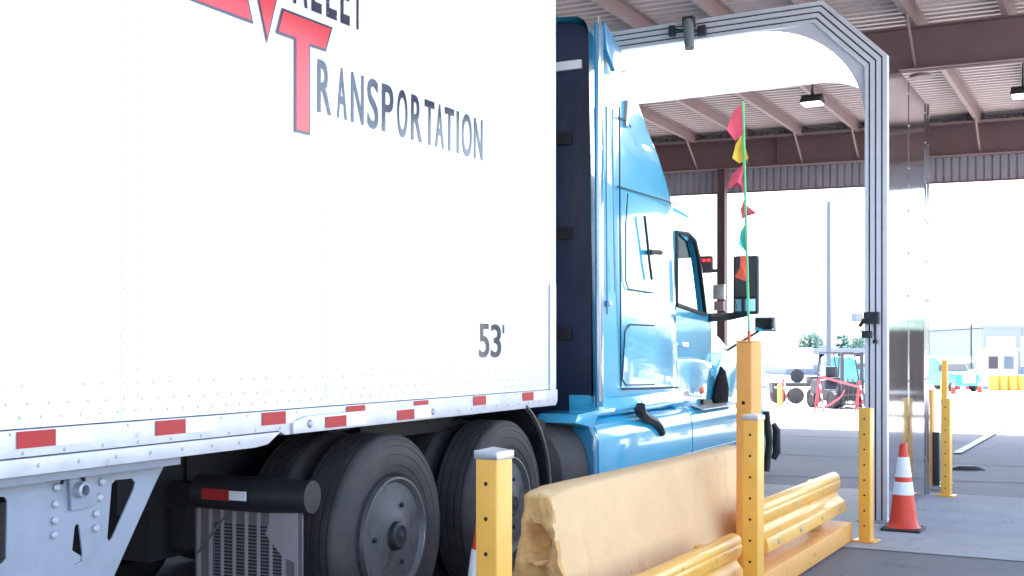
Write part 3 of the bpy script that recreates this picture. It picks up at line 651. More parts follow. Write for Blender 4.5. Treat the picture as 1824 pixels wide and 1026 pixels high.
# mud flaps and bar behind the rear axle
XF = -4.82
for sg in (-1, 1):
    ya, yb = (-1.20, -.58) if sg < 0 else (.58, 1.20)
    fl = MB().box(XF - .006, XF + .006, ya, yb, .10, .735).build('mud_flap', M['flap'], tc_, smooth=0)
    for k in range(9):
        yy = ya + .02 + k * (yb - ya - .055) / 8
        MB().box(XF - .014, XF - .006, yy, yy + .016, .10, .73).build('flap_rib', M['flaprib'], fl, smooth=0)
    if sg < 0:
        q = MB()
        for j in range(34):
            q.box(XF - .009, XF - .0062, ya + .10, yb - .12 - (.0 if j > 12 else .0), .12 + j * .016, .127 + j * .016)
        q.build('flap_louvres', M['chassis'], fl, smooth=0, kind='stuff')
        q = MB(); q.prism([(ya + .02, .73), (ya + .16, .73), (ya + .20, .62), (ya + .10, .52), (ya + .02, .50)], XF - .012, XF - .0095, 'x'); q.build('flap_patch', M['flaprib'], fl)
        q = MB(); q.tube([(XF - .016, yb - .02, .50), (XF - .016, yb - .20, .70)], .006, 6); q.build('flap_stay', M['flap'], fl)
b = MB(); b.tube([(XF + .02, -1.24, .80), (XF, -1.0, .80), (XF - .02, -.62, .80)], [.075, .085, .08], 14); b.build('flap_hanger', M['black'], tc_, bevel=0)
MB().box(XF - .05, XF + .03, -.72, .72, .74, .84).build('light_bar', M['chassis'], tc_, bevel=.01)
MB().box(XF - .098, XF - .092, -.86, -.70, .775, .825).build('reflective_tape', M['tapered'], tc_, smooth=0, label='red reflective tape')
MB().box(XF - .104, XF - .098, -.96, -.865, .78, .822).build('reflective_tape', M['tapewhite'], tc_, smooth=0, label='white reflective tape')
for sg in (-1, 1):
    MB().box(XF + .05, -4.6, sg * .42 - .06, sg * .42 + .06, .5, .98).build('rear_hanger', M['chassis'], tc_, smooth=0)

# ------------------------------------------------------------------ inspection portal (lane frame from the right post)
PL, PY = 10.05, 1.85
po = thing('scanner_portal', 'tall aluminium profile portal with chamfered corners, white lit ceiling and steel side panel', 'portal', frame(YL, PL, PY), RL)
PW, PH, PC, PD = 5.6, 4.55, .54, 2.17
path = [(0, 0), (0, PH - PC), (PC, PH), (PW - PC, PH), (PW, PH - PC), (PW, 0)]
def offs(path, d):
    out = []
    for i, p in enumerate(path):
        p = Vector(p); ds = []
        if i > 0: ds.append((p - Vector(path[i - 1])).normalized())
        if i < len(path) - 1: ds.append((Vector(path[i + 1]) - p).normalized())
        ns = [Vector((q.y, -q.x)) for q in ds]; m_ = sum(ns, Vector((0, 0))).normalized(); k = d / m_.dot(ns[0]); out.append(p + m_ * k)
    return out
def band(d0, d1, x0, x1, seg):
    A = offs(path, d0); B = offs(path, d1); b = MB()
    for i in seg:
        q = [A[i], A[i + 1], B[i + 1], B[i]]; b.prism([(p.x, p.y) for p in q], x0, x1, 'x')
    return b
for xo in (0, PD):
    for i, nm in enumerate(('frame_post', 'frame_corner', 'frame_header', 'frame_corner', 'frame_post')):
        if xo > 0 and i != 2: continue
        f_ = band(0, .036, xo - .045, xo + .045, [i])
        for (d0, d1) in ((.050, .088), (.102, .140), (.154, .185)):
            q = band(d0, d1, xo - .045, xo + .045, [i]); f_.add(q.v, q.f)
        fo = f_.build(nm, M['alu'], po, smooth=0)
        band(.004, .181, xo - .033, xo + .033, [i]).build('slot_groove', M['groove'], fo, smooth=0)
    # curved grey gusset
    for mir in (0, 1):
        arcp = []
        cy_, cz_ = 1.14, 3.46; rr = .90
        inner = offs(path, .186)
        for k in range(17):
            a = R(180 - 90 * k / 16); arcp.append((cy_ + (cy_ - .19) * math.cos(a), cz_ + rr * math.sin(a)))
        poly = arcp + [(inner[2].x, inner[2].y), (inner[1].x, inner[1].y), ]
        if mir: poly = [(PW - p[0], p[1]) for p in poly]
        MB().prism(poly, xo - .012, xo + .0, 'x').build('corner_gusset', M['gusset'], po, smooth=0)
# ceiling, inner chamfers, side walls
for k in range(2):
    MB().box(.05 + k * 1.05, .05 + k * 1.05 + 1.04, 1.0, PW - 1.0, PH - .19, PH - .16).build('ceiling_panel', M['litpanel'], po, smooth=0)
MB().box(.05, PD - .05, 1.0, PW - 1.0, PH - .15, PH - .13).build('roof_cover', M['gusset'], po, smooth=0)
def curve_liner(mir):
    A = []
    for k in range(13):
        a = R(180 - 90 * k / 12); A.append((1.14 + .95 * math.cos(a), 3.46 + .90 * math.sin(a)))
    B = [(p[0] - .01, p[1] + .012) for p in A][::-1]; pl = A + B
    if mir: pl = [(PW - p[0], p[1]) for p in pl]
    MB().prism(pl, .05, PD - .05, 'x').build('curved_liner', M['litpanel'], po, smooth=50)
curve_liner(0); curve_liner(1)
for mir in (0, 1):
    ys = lambda a: PW - a if mir else a
    for k in range(2):
        x0 = .048 + k * 1.04; y0, y1 = sorted((ys(.012), ys(.02)))
        MB().box(x0, x0 + 1.036, y0, y1, .02, PH - PC).build('side_panel', M['steel'], po, smooth=0)
    b = MB()
    for z in (.4, 1.2, 2.0, 2.4, 2.8, 3.2, 3.6, 3.9):
        for x in (.09, 1.06, 1.11, 2.04): b.lathe([(.012, 0), (.009, -.006), (.001, -.007)], 8, 'y', (x, ys(.012), z))
    b.build('panel_screws', M['rimedge'], po, kind='stuff')
MB().box(PD - .04, PD - .015, -.012, .010, .02, PH - PC).build('panel_edge_lip', M['steel'], po, smooth=0)
MB().box(1.081, 1.087, .006, .0105, .02, PH - PC).build('panel_joint', M['steel'], po, smooth=0)
MB().prism([(.165, .02), (.178, .02), (.178, 3.5), (.165, 3.5)], .05, PD - .05, 'x').build('inner_wall', M['gusset'], po, smooth=0)
MB().box(-.10, .10, -.06, .24, .012, .03).build('foot_plate', M['galv'], po, bevel=.004)
# sensors clamped to the frame
def psn(px, W_l=PL - .05):    # lane y of a sight column at the frame plane, relative to the portal
    return on_l(px, W_l) - PY
yc = psn(1231)
sn_ = thing('overhead_sensor', 'grey cylinder camera clamped on the portal header pointing down', 'camera', frame(YL, PL - .07, PY + yc, PH - .08), RL)
b = MB(); b.tube([(-.06, 0, .05), (-.075, -.01, -.02), (-.10, -.03, -.22)], [.045, .05, .048], 14); b.build('barrel', M['camgrey'], sn_)
b = MB(); b.box(-.05, .0, .14, .20, -.06, .04); b.build('clamp', M['black'], sn_, bevel=.012)
b = MB(); b.box(-.05, .0, -.16, -.08, -.10, .0); b.build('clamp', M['black'], sn_, bevel=.012)
b = MB(); b.box(-.08, .0, -.05, .05, .0, .09); b.tube([(-.03, .18, 0), (-.03, -.12, -.05)], .014, 8); b.build('bracket', M['black'], sn_, bevel=0)
ss = thing('side_sensor', 'small black camera bracket clamped half way up the portal post', 'camera', frame(YL, PL - .06, PY + .12, 1.76), RL)
b = MB(); b.box(-.07, 0, -.06, .06, -.05, .05); b.tube([(-.05, -.05, .03), (-.09, .05, -.02), (-.07, .09, -.07)], .016, 8); b.build('bracket', M['black'], ss)
MB().box(-.12, -.03, .07, .15, -.03, .04).build('sensor_head', M['conewhite'], ss, bevel=.01)
MB().box(-.05, 0, .0, .08, -.17, -.11).build('cable_box', M['black'], ss, bevel=.008)
b = MB(); b.tube([(-.03, -.02, -.04), (-.03, -.03, -.20)], .007, 6); b.lathe([(.018, -.22), (.022, -.20), (.012, -.18)], 10, 'z', (-.03, -.03, 0), cap0=True, cap1=True); b.build('cable', M['black'], ss)

# ------------------------------------------------------------------ yellow posts
def perf_post(label, p, h, wd=.091, cap=True, m='yellow', name='yellow_post', holes=True, rz=None, group='yellow square steel posts along the lane'):
    t = thing(name, label, 'post', p, R(90) - YL - R(7) if rz is None else rz, group)
    hw = wd / 2; MB().box(-hw, hw, -hw, hw, 0, h - .03).build('shaft', M[m], t, bevel=.010, seg=3)
    if cap:
        b = MB(); b.box(-hw - .003, hw + .003, -hw - .003, hw + .003, h - .034, h - .006); b.add([(-hw, -hw, h - .006), (hw, -hw, h - .006), (hw, hw, h - .006), (-hw, hw, h - .006), (0, 0, h + .006)], [(0, 1, 4), (1, 2, 4), (2, 3, 4), (3, 0, 4)]); b.build('cap', M['galv'], t, bevel=.003)
    if holes:
        k = 0
        while h - .11 - k * .117 > .1:
            z = h - .115 - k * .117
            for ax in (0, 1):
                b = MB(); 
                if ax == 0: b.lathe([(.0075, -hw - .0015), (.0075, -hw + .01)], 10, 'x', (0, 0, z), cap0=True)
                else: continue
                b.build('bolt_hole', M['hole'], t, smooth=0)
            k += 1
    MB().box(-hw - .04, hw + .04, -hw - .04, hw + .04, .012, .026).build('foot_plate', M[m], t, bevel=.003)
    return t
perf_post('nearest yellow square post with a silver cap in front of the wheels', at(880, 3.80), 1.128)
perf_post('yellow square post with silver cap at the far end of the concrete barrier', at(1342, 6.30), 1.115)
perf_post('short yellow square post just left of the portal post', at(1543, 8.70), 1.068, cap=False)
perf_post('yellow square post standing beyond the cone, right of the steel panel', at(1686, 11.5), 1.03, cap=False)
perf_post('shaded yellow post at the far edge of the steel panel', at(1655.5, 12.25), 1.10, wd=.085, cap=False, m='yellow2', holes=False)
perf_post('slim yellow post rising behind the one beyond the cone', at(1683, 12.6), 1.42, wd=.06, cap=False, holes=False)
fp = thing('flag_post', 'tall thick yellow post holding the pennant pole beside the truck', 'post', at(1334, 6.95), R(90) - YL - R(18))
MB().box(-.057, .057, -.057, .057, 0, 1.52).build('shaft', M['yellow2'], fp, bevel=.012, seg=3)
b = MB(); b.lathe([(.012, -.059), (.012, -.05)], 12, 'x', (0, 0, 1.15), cap0=True); b.build('bolt_hole', M['hole'], fp)
MB().box(-.057, .057, -.057, .057, 1.521, 1.53).build('cap', M['yellow'], fp, bevel=.004)
# pennant pole
pp = thing('pennant_pole', 'thin green pole with six small coloured pennants stuck in the yellow post', 'flag', at(1334, 6.95, 1.53))
b = MB(); P0 = Vector((0, 0, 0)); top = Vector((-(1334 - 1323) / F * 6.95, 0, 2.995 - 1.53))
b.tube([(0, 0, 0), (0, 0, .06)], .010, 8); b.build('pole_socket', M['orange'], pp)
b = MB(); b.tube([(0, 0, .05), top * .5 + Vector((0, 0, .02)), top], [.0085, .0085, .0095], 8); b.build('pole', M['green'], pp)
def pol(z): return top * ((z - 1.53) / (2.995 - 1.53))
def zpx(py): return CH + (HY - py) / F * 6.95 - 1.53
def xpx(px): return (px - 1334) / F * 6.95
flags = [('fpink', [(1321, 184), (1306, 200), (1293, 232), (1311, 250), (1322, 240)]), ('fyellow', [(1321, 240), (1312, 255), (1303, 283), (1318, 290), (1332, 284), (1326, 250)]),
         ('fpink', [(1325, 292), (1304, 310), (1293, 338), (1308, 331), (1319, 332), (1326, 346)]), ('fpink', [(1325, 355), (1333, 366), (1347, 381), (1330, 385), (1320, 392), (1320, 372)]),
         ('fteal', [(1329, 396), (1320, 412), (1314, 436), (1330, 448)]), ('fred', [(1330, 457), (1320, 456), (1317, 476), (1310, 493), (1328, 502)])]
for i, (c, pl) in enumerate(flags):
    pts = [(xpx(a), zpx(b_)) for a, b_ in pl]; cx_ = sum(p[0] for p in pts) / len(pts); cz2 = sum(p[1] for p in pts) / len(pts)
    b = MB(); n = len(pts); vs = []
    for k, p in enumerate(pts): vs.append((p[0], (.02 if k % 2 else -.025) * (1 if 0 < k else .2), p[1]))
    vs.append((cx_, .03 * math.sin(i * 2.1), cz2)); off = Vector((0, .002, 0))
    vs2 = [tuple(Vector(v) + off) for v in vs]
    b.add(vs + vs2, [(k, (k + 1) % n, n) for k in range(n)] + [((k + 1) % n + n + 1, k + n + 1, 2 * n + 1) for k in range(n)] + [(k, k + n + 1, (k + 1) % n + n + 1, (k + 1) % n) for k in range(n)])
    b.build('pennant', M[c], pp, smooth=60, label={'fpink': 'pink pennant', 'fyellow': 'yellow pennant', 'fteal': 'turquoise pennant', 'fred': 'orange red pennant'}[c])

# ------------------------------------------------------------------ concrete barrier
BL0 = .482 * .188 + .876 * 5.2
bar = thing('concrete_barrier', 'cream yellow painted concrete barrier with a chipped broken near end', 'barrier', frame(YL, BL0, 2.42), RL)
def barrier_mesh():
    prof = [(-.30, 0), (-.30, .08), (-.17, .33), (-.085, .80), (-.07, .815), (.07, .815), (.085, .80), (.17, .33), (.30, .08), (.30, 0)]
    bm = bmesh.new(); L = 3.0; nx = 60; rings = []
    den = []
    for i in range(len(prof) - 1):
        a, c = Vector(prof[i]), Vector(prof[i + 1]); n = max(1, int((c - a).length / .05))
        for k in range(n): den.append(a + (c - a) * k / n)
    den.append(Vector(prof[-1]))
    import mathutils
    nz = mathutils.noise.noise
    for i in range(nx + 1):
        t = i / nx; x = L * t ** 1.6; ring = []
        for p in den:
            q = Vector((x, p.x, p.y)); d = 0
            dist = x
            chip = max(0, 1 - dist / .16) * max(0, min(1, (p.y - .30) / .2))
            nn = nz(Vector((x * 9, p.x * 14, p.y * 14))) * .5 + .5
            sc = 1 - chip * (.10 + .24 * nn)
            q.y *= sc; 
            if p.y > .6: q.z -= chip * .05 * nn
            q.y += nz(q * 2) * .002; q.z += nz(q * 2.2 + Vector((5, 1, 2))) * .002 if p.y > .01 else 0
            if i == 0: q.x += (nz(Vector((1, p.x * 11, p.y * 11)))) * .03 * min(1, p.y * 3)
            ring.append(bm.verts.new(q))
        rings.append(ring)
    for i in range(nx):
        for k in range(len(den) - 1): bm.faces.new((rings[i][k], rings[i][k + 1], rings[i + 1][k + 1], rings[i + 1][k]))
    # gridded end caps
    def cap(ring, sgn, rough):
        m = len(ring) // 2; half = len(ring)
        cols_ = 10; prev = None
        for k in range(half // 2):
            a = ring[k]; c = ring[half - 1 - k]; row = [a]
            for j in range(1, cols_):
                t = j / cols_; co = a.co.lerp(c.co, t)
                if rough:
                    h = co.z; e = nz(Vector((2, co.y * 16, h * 16))) * .022 + nz(Vector((7, co.y * 40, h * 40))) * .010
                    u = abs(co.y)
                    sock = max(0, 1 - ((co.y - .005) / .072) ** 2 - ((h - .57) / .075) ** 2)
                    slot = 1 if (u < .03 and h < .50) else 0
                    amp = 1 if h > .40 else .25
                    co = co + Vector((e * amp + .10 * min(1, sock * 2) + .028 * slot, 0, 0))
                row.append(bm.verts.new(co))
            row.append(c)
            if prev: 
                for j in range(cols_): 
                    f = bm.faces.new((prev[j], prev[j + 1], row[j + 1], row[j])); f.material_index = 1 if rough else 0
            prev = row
        if len(prev) > 1 and half % 2: 
            mid = ring[half // 2]
            for j in range(cols_):
                f = bm.faces.new((prev[j], prev[j + 1], mid)); f.material_index = 1 if rough else 0
    cap(rings[0], -1, True); cap(rings[-1], 1, False)
    for i in range(3):
        for f in (f for v in rings[i] for f in v.link_faces): 
            if f.calc_center_median().z > .42 and f.calc_center_median().x < .05 and nz(f.calc_center_median() * 12) > -.1: f.material_index = 1
    bmesh.ops.recalc_face_normals(bm, faces=bm.faces)
    me = bpy.data.meshes.new('body'); bm.to_mesh(me); bm.free()
    for p in me.polygons: p.use_smooth = True
    me.set_sharp_from_angle(angle=R(62)); me.materials.append(M['barrier']); me.materials.append(M['barrierraw'])
    o = bpy.data.objects.new('body', me); C.objects.link(o); o.parent = bar
barrier_mesh()
b = MB(); b.tube([(.06, -.03, .50), (.0, -.05, .485), (-.01, 0, .478), (.0, .05, .485), (.06, .03, .50)], .014, 8); b.build('connecting_loop', M['barrierraw'], bar)

# ------------------------------------------------------------------ low yellow guard rails along the posts
def wrail(label, l0, l1, y, zt, m):
    t = thing('guard_rail', label, 'guard rail', frame(YL, l0, y), RL, 'low yellow guard rails beside the lane')
    L = l1 - l0
    pl = [(-.03, zt - .03), (-.055, zt - .07), (-.05, zt - .12), (-.02, zt - .15), (-.045, zt - .19), (-.09, zt - .22), (-.10, zt - .30), (-.05, zt - .31), (.03, zt - .30), (.04, zt - .03)]
    b = MB(); b.prism(pl, .03, L - .03, 'x'); b.build('beam', M[m], t, bevel=.012, smooth=50)
    b = MB(); b.tube([(0, .0, zt - .05), (.01, 0, zt - .05), (.04, .0, zt - .05), (L - .04, .0, zt - .05), (L - .01, 0, zt - .05), (L, .0, zt - .05)], [.02, .042, .05, .05, .042, .02], 14); b.build('top_tube', M[m], t, smooth=50)
    for xx in (.25, L - .25): MB().box(xx - .05, xx + .05, .05, .15, .012, zt - .05).build('support', M[m], t, bevel=.008)
    for xx in (.25, .8, L - .8, L - .25):
        b = MB(); b.lathe([(.018, -.05), (.014, -.062), (.001, -.064)], 8, 'y', (xx, -.04, zt - .26)); b.build('bolt', M['galv'], t)
    return t
wrail('low yellow guard rail in front of the concrete barrier', 2.9, 6.35, 2.02, .42, 'yellow')
wrail('low yellow guard rail with a rounded end between the flag post and portal', 6.8, 9.0, 2.06, .53, 'yellow')
kb = MB().box(0, 5.9, -.07, .15, .012, .16).build('kerb_rail', M['yellow2'], bevel=.02, label='long low yellow kerb block running under the guard rails', cat='kerb', loc=frame(YL, 3.0, 1.97), rz=RL)

# ------------------------------------------------------------------ cones
def cone(label, p, h=.72):
    t = thing('traffic_cone', label, 'cone', p, RL, 'orange traffic cones')
    rad = lambda z: .026 + (.118 - .026) * (1 - (z - .03) / (h - .03))
    MB().box(-.155, .155, -.155, .155, .008, .035).build('base', M['black'], t, bevel=.012)
    b = MB(); zs = [.03 + (h - .035) * k / 12 for k in range(13)]
    b.lathe([(.138, .034), (.126, .045)] + [(rad(z), z) for z in zs[1:]] + [(.022, h), (.018, h - .01)], 28, cap1=True); b.build('body', M['orange'], t)
    for (z0, z1) in ((.62 * h, .845 * h), (.42 * h, .565 * h)):
        b = MB(); b.lathe([(rad(z0) + .0005, z0), (rad(z0) + .0035, z0), (rad(z1) + .0035, z1), (rad(z1) + .0005, z1)], 28); b.build('white_collar', M['conewhite'], t)
cone('orange cone with two white collars standing beside the portal post', at(1609, 9.28))
cone('orange cone mostly hidden behind the nearest yellow post', at(858, 4.87))
# small dark items right of the steel panel
t = thing('cable_reel_box', 'narrow black box standing between the two yellow posts beyond the steel panel', 'box', at(1667.5, 12.1), RL)
MB().box(-.04, .04, -.035, .035, .05, .62).build('case', M['black'], t, bevel=.01); MB().box(-.07, .07, -.06, .06, .01, .05).build('foot', M['galv'], t)
t = thing('dropped_glove', 'scrap of dark rag lying on the asphalt right of the posts', 'rag', at(1722, 14.2, .012))
b = MB(); b.lathe([(.16, 0), (.14, .02), (.08, .045), (.01, .04)], 9, 'z'); b.v = [(v[0] * 1.5 + random.uniform(-.02, .02), v[1] * .8 + random.uniform(-.02, .02), v[2]) for v in b.v]; b.build('cloth', M['black'], t)
# display on the canopy column
ds = thing('column_display', 'dark display box with red lights fixed to the left of the far column', 'display', frame(YL, 24.2, 8.03, 0), RL)
def offz(py, Z=25.2): return CH + (HY - py) / F * Z
b = MB(); b.box(-.16, .0, .16, .54, offz(487), offz(456)); b.build('housing', M['sign'], ds, bevel=.04)
for k in range(3): MB().box(-.168, -.161, .40 - k * .11, .48 - k * .11, offz(467), offz(462)).build('light_strip', M['ledred'], ds, smooth=0)
MB().box(-.1, -.02, .05, .2, offz(486), offz(480)).build('bracket', M['sign'], ds)
cb = thing('column_cabinet', 'pale grey notice boxes fixed low on the far column', 'cabinet', frame(YL, 24.1, 8.03, 0), RL)
MB().box(-.06, .06, -.13, .13, offz(534), offz(508)).build('box', M['galv'], cb, bevel=.01)
MB().box(-.05, .05, -.11, .11, offz(554), offz(537)).build('box', M['joist'], cb, bevel=.01)

# ------------------------------------------------------------------ yard behind
def G(px, Z): p = at(px, Z); return Vector((p.x, p.y, gz(p.x, p.y)))
# forklift
fk = thing('forklift', 'dark forklift with tall mast parked in the bright yard behind red tape', 'forklift', G(1492, 44), R(-75))
for sg in (-1, 1):
    MB().box(.95, 1.07, sg * .42 - .05, sg * .42 + .05, .1, 2.16).build('mast_rail', M['fork'], fk, bevel=.01)
    MB().box(1.1, 2.1, sg * .3 - .06, sg * .3 + .06, .06, .10).build('fork_tine', M['fork'], fk)
MB().box(.97, 1.05, -.42, .42, 2.06, 2.14).build('mast_crossbar', M['fork'], fk); MB().box(1.04, 1.1, -.5, .5, .15, .22).build('carriage', M['fork'], fk)
MB().box(1.04, 1.1, -.5, .5, .5, .58).build('carriage', M['fork'], fk); 
for k in range(5): MB().box(1.05, 1.09, -.45 + k * .22, -.41 + k * .22, .2, 1.15).build('load_backrest_bar', M['fork'], fk)
b = MB(); b.prism([(-1.15, .35), (-1.2, .9), (-1.05, 1.08), (-.3, 1.08), (-.1, .72), (.7, .72), (.9, .95), (.95, .3), (-.9, .25)], -.52, .52, 'y'); b.build('body', M['fork'], fk, bevel=.04)
for (x0, x1) in ((-.75, -.65), (.62, .80)):
    for sg in (-1, 1):
        b = MB(); b.tube([(x0 if x0 < 0 else x1, sg * .46, .95), (-.6 if x0 < 0 else .45, sg * .44, 2.12)], .028, 8); b.build('guard_pillar', M['fork'], fk)
for k in range(7): MB().box(-.6 + k * .16, -.56 + k * .16, -.46, .46, 2.12, 2.16).build('guard_bar', M['fork'], fk)
MB().box(-.45, -.05, -.25, .25, 1.08, 1.18).build('seat', M['black'], fk, bevel=.03); MB().box(-.5, -.4, -.25, .25, 1.15, 1.6).build('seat_back', M['black'], fk, bevel=.03)
for x, r in ((.72, .33), (-.8, .27)):
    for sg in (-1, 1):
        b = MB(); b.lathe([(.02, 0), (r * .5, 0), (r * .6, .01), (r * .95, 0), (r, -.03 * sg * sg), (r, .2), (r * .9, .22), (.02, .2)], 24, 'y', (x, sg * .5 - (.0 if sg > 0 else .2) + (.0), r)); b.build('wheel', M['rubber'], fk)
# red tape barrier: stands with a ribbon each
def stand(px, Z, label, lean=.0):
    t = thing('tape_stand', label, 'barrier stand', G(px, Z), 0, 'red and white tape stands')
    b = MB(); b.tube([(-.16, 0, .0), (0, 0, 1.1)], .028, 8); b.tube([(.16, 0, .0), (0, 0, 1.1)], .028, 8); b.tube([(0, .2, 0), (0, 0, 1.1)], .022, 8); b.build('legs', M['ribbonred'], t)
    for k in range(3): 
        b = MB(); b.tube([(.145 - .05 * k * 0.9, -.004, .1 + .33 * k), (.112 - .05 * k * .9, -.004, .1 + .33 * k + .16)], .031, 8); b.build('white_band', M['conewhite'], t)
    return t
stand(1459, 38, 'red and white tape stand left of the forklift mast'); stand(1531, 40, 'red and white tape stand right of the forklift')
stand(1396, 47, 'red tape stand among the far chassis')
def ribbon(pts, label):
    b = MB(); vs = []
    for k, p in enumerate(pts):
        vs += [(p.x, p.y, p.z + .04), (p.x, p.y, p.z - .04), (p.x, p.y + .006, p.z + .04), (p.x, p.y + .006, p.z - .04)]
    n = len(pts); b.add(vs, [(4 * k, 4 * k + 1, 4 * k + 5, 4 * k + 4) for k in range(n - 1)] + [(4 * k + 2, 4 * k + 6, 4 * k + 7, 4 * k + 3) for k in range(n - 1)] + [(4 * k, 4 * k + 4, 4 * k + 6, 4 * k + 2) for k in range(n - 1)])
    b.build('barrier_tape', M['ribbonred'], smooth=0, label=label, cat='tape', group='red barrier tapes in the yard')
def rib_at(path, sag=.0):
    out = []
    for i in range(len(path) - 1):
        a, c = path[i], path[i + 1]
        for k in range(8):
            t = k / 8; out.append(a.lerp(c, t))
    out.append(path[-1]); return out
ribbon(rib_at([at(1462, 38, offz(671, 38)), at(1500, 39, offz(681, 39)), at(1532, 40, offz(690, 40))]), 'red and white tape strung tight across the front of the forklift')
ribbon(rib_at([at(1459, 38, offz(727, 38)), at(1478, 38.4, offz(721, 38.4)), at(1497, 38.8, offz(708, 38.8)), at(1505, 39, offz(695, 39))]), 'red tape hanging loose in a curve below the tight one')
# far yellow bollards
def boll(px, Z, h, label, r=.10):
    o = MB(); o.lathe([(r, 0), (r, h - .06), (r * .8, h - .02), (r * .3, h)], 16, cap1=True); o.build('yellow_bollard', M['yellow'], label=label, cat='bollard', group='far yellow bollards', loc=G(px, Z))
boll(1389, 46, .88, 'far yellow bollard beside the hood mirror and parked chassis'); boll(1680, 48, 1.1, 'far yellow bollard behind the steel panel edge')
for i, px in enumerate((1770, 1786, 1803, 1819)):
    o = MB(); o.lathe([(.30, 0), (.30, .22), (.27, .24), (.27, .5), (.29, .52), (.27, .88), (.2, .92)], 16, cap1=True, cap0=True)
    o.build('yellow_barrel', M['yellow'], label=['leftmost far yellow barrel in front of the gate booth', 'far yellow barrel below the booth window', 'far yellow barrel at the right corner of the booth', 'rightmost far yellow barrel at the picture edge'][i], cat='barrel', group='yellow barrels by the gate booth', loc=G(px, 66))
# light poles
lp = thing('light_pole', 'tall thin light pole rising behind the forklift', 'light pole', G(1476, 60))
b = MB(); b.tube([(0, 0, 0), (0, 0, 5), (0, 0, 10.2)], [.15, .13, .10], 10); b.build('shaft', M['pole'], lp)
b = MB(); b.tube([(0, 0, 10.1), (.5, 0, 10.3)], .035, 8); b.box(.4, .9, -.14, .14, 10.26, 10.36); b.build('lamp_head', M['fargrey'], lp)
sp_ = thing('sign_pole', 'slim dark pole standing left of the gate booth', 'pole', G(1730, 70))
b = MB(); b.tube([(0, 0, 0), (0, 0, 4.0)], .055, 8); b.build('shaft', M['fork'], sp_); b = MB(); b.tube([(0, 0, 0), (0, 0, 1.2)], .075, 10); b.build('sleeve', M['yellow2'], sp_)
# gate booth
bo = thing('gate_booth', 'small white gate booth with two windows in front of the pale warehouse', 'booth', G(1783, 69), R(-8))
MB().box(-.95, .95, 0, 1.8, .15, 2.35).build('wall', M['farwhite'], bo); MB().box(-1.1, 1.1, -.15, 1.95, 2.36, 2.48).build('roof', M['farwhite'], bo); MB().box(-1, 1, -.05, 1.9, 0, .148).build('plinth', M['fargrey'], bo)
for x in (-.45, .45):
    f_ = MB().box(x - .32, x + .32, -.03, -.001, 1.18, 2.02).build('window', M['fargrey'], bo); MB().box(x - .26, x + .26, -.04, -.031, 1.24, 1.96).build('pane', M['sign'] if x < 0 else M['glass'], f_)
# warehouse far right and low buildings
def bldg(name, label, px0, px1, Z, ztop, m, depth=14, doors=4, gy=None):
    p = G((px0 + px1) / 2, Z); wd = (px1 - px0) / F * Z; t = thing(name, label, 'building', p)
    n = max(1, int(wd / 3)); st_ = wd / n; H = ztop - p.z
    for k in range(n): MB().box(-wd / 2 + k * st_ + .02, -wd / 2 + (k + 1) * st_ - .02, 0, .2, 0, H).build('wall_panel', M[m], t, smooth=0)
    MB().box(-wd / 2, wd / 2, .21, depth, 0, H - .05).build('hall', M[m], t, smooth=0); MB().box(-wd / 2 - .2, wd / 2 + .2, -.15, depth, H, H + .25).build('parapet', M['fargrey'], t, smooth=0)
    for k in range(doors):
        x = -wd / 2 + wd * (k + .5) / doors; MB().box(x - 1.2, x + 1.2, -.06, -.01, 1.1, min(H - .4, 3.6)).build('dock_door', M['fargrey'] if m != 'fargrey' else M['farwhite'], t, smooth=0)
bldg('warehouse', 'pale blue grey warehouse behind the gate booth at the right edge', 1752, 2300, 95, 3.75, 'fargrey', 20, 9)
bldg('low_warehouse', 'long pale low warehouse behind the forklift', 1400, 1560, 118, 1.95, 'fargrey', 14, 5)
# parked trucks and trailers far off
def far_trailer(px0, px1, Z, label, m='farwhite', zt=3.2):
    p = G((px0 + px1) / 2, Z); wd = (px1 - px0) / F * Z; t = thing('parked_trailer', label, 'trailer', p, 0, 'far parked trailers')
    MB().box(-wd / 2, wd / 2, 0, 2.5, 1.15, zt + .6).build('box_body', M[m], t, bevel=.03); MB().box(-wd / 2, wd / 2, -.02, .0, 1.05, 1.15).build('side_rail', M['rail'], t)
    for x in (wd / 2 - 1.6, wd / 2 - .5) if wd > 4 else (0,):
        b = MB(); b.lathe([(.02, 0), (.3, 0), (.5, .02), (.5, .3), (.02, .3)], 20, 'y', (x, .02, .5)); b.build('wheel', M['rubber'], t)
    MB().box(-wd / 2 + 1, -wd / 2 + 1.15, .2, .4, .0, 1.1).build('landing_leg', M['chassis'], t)
far_trailer(1394, 1448, 84, 'white parked trailer beyond the hood mirror', zt=2.0)
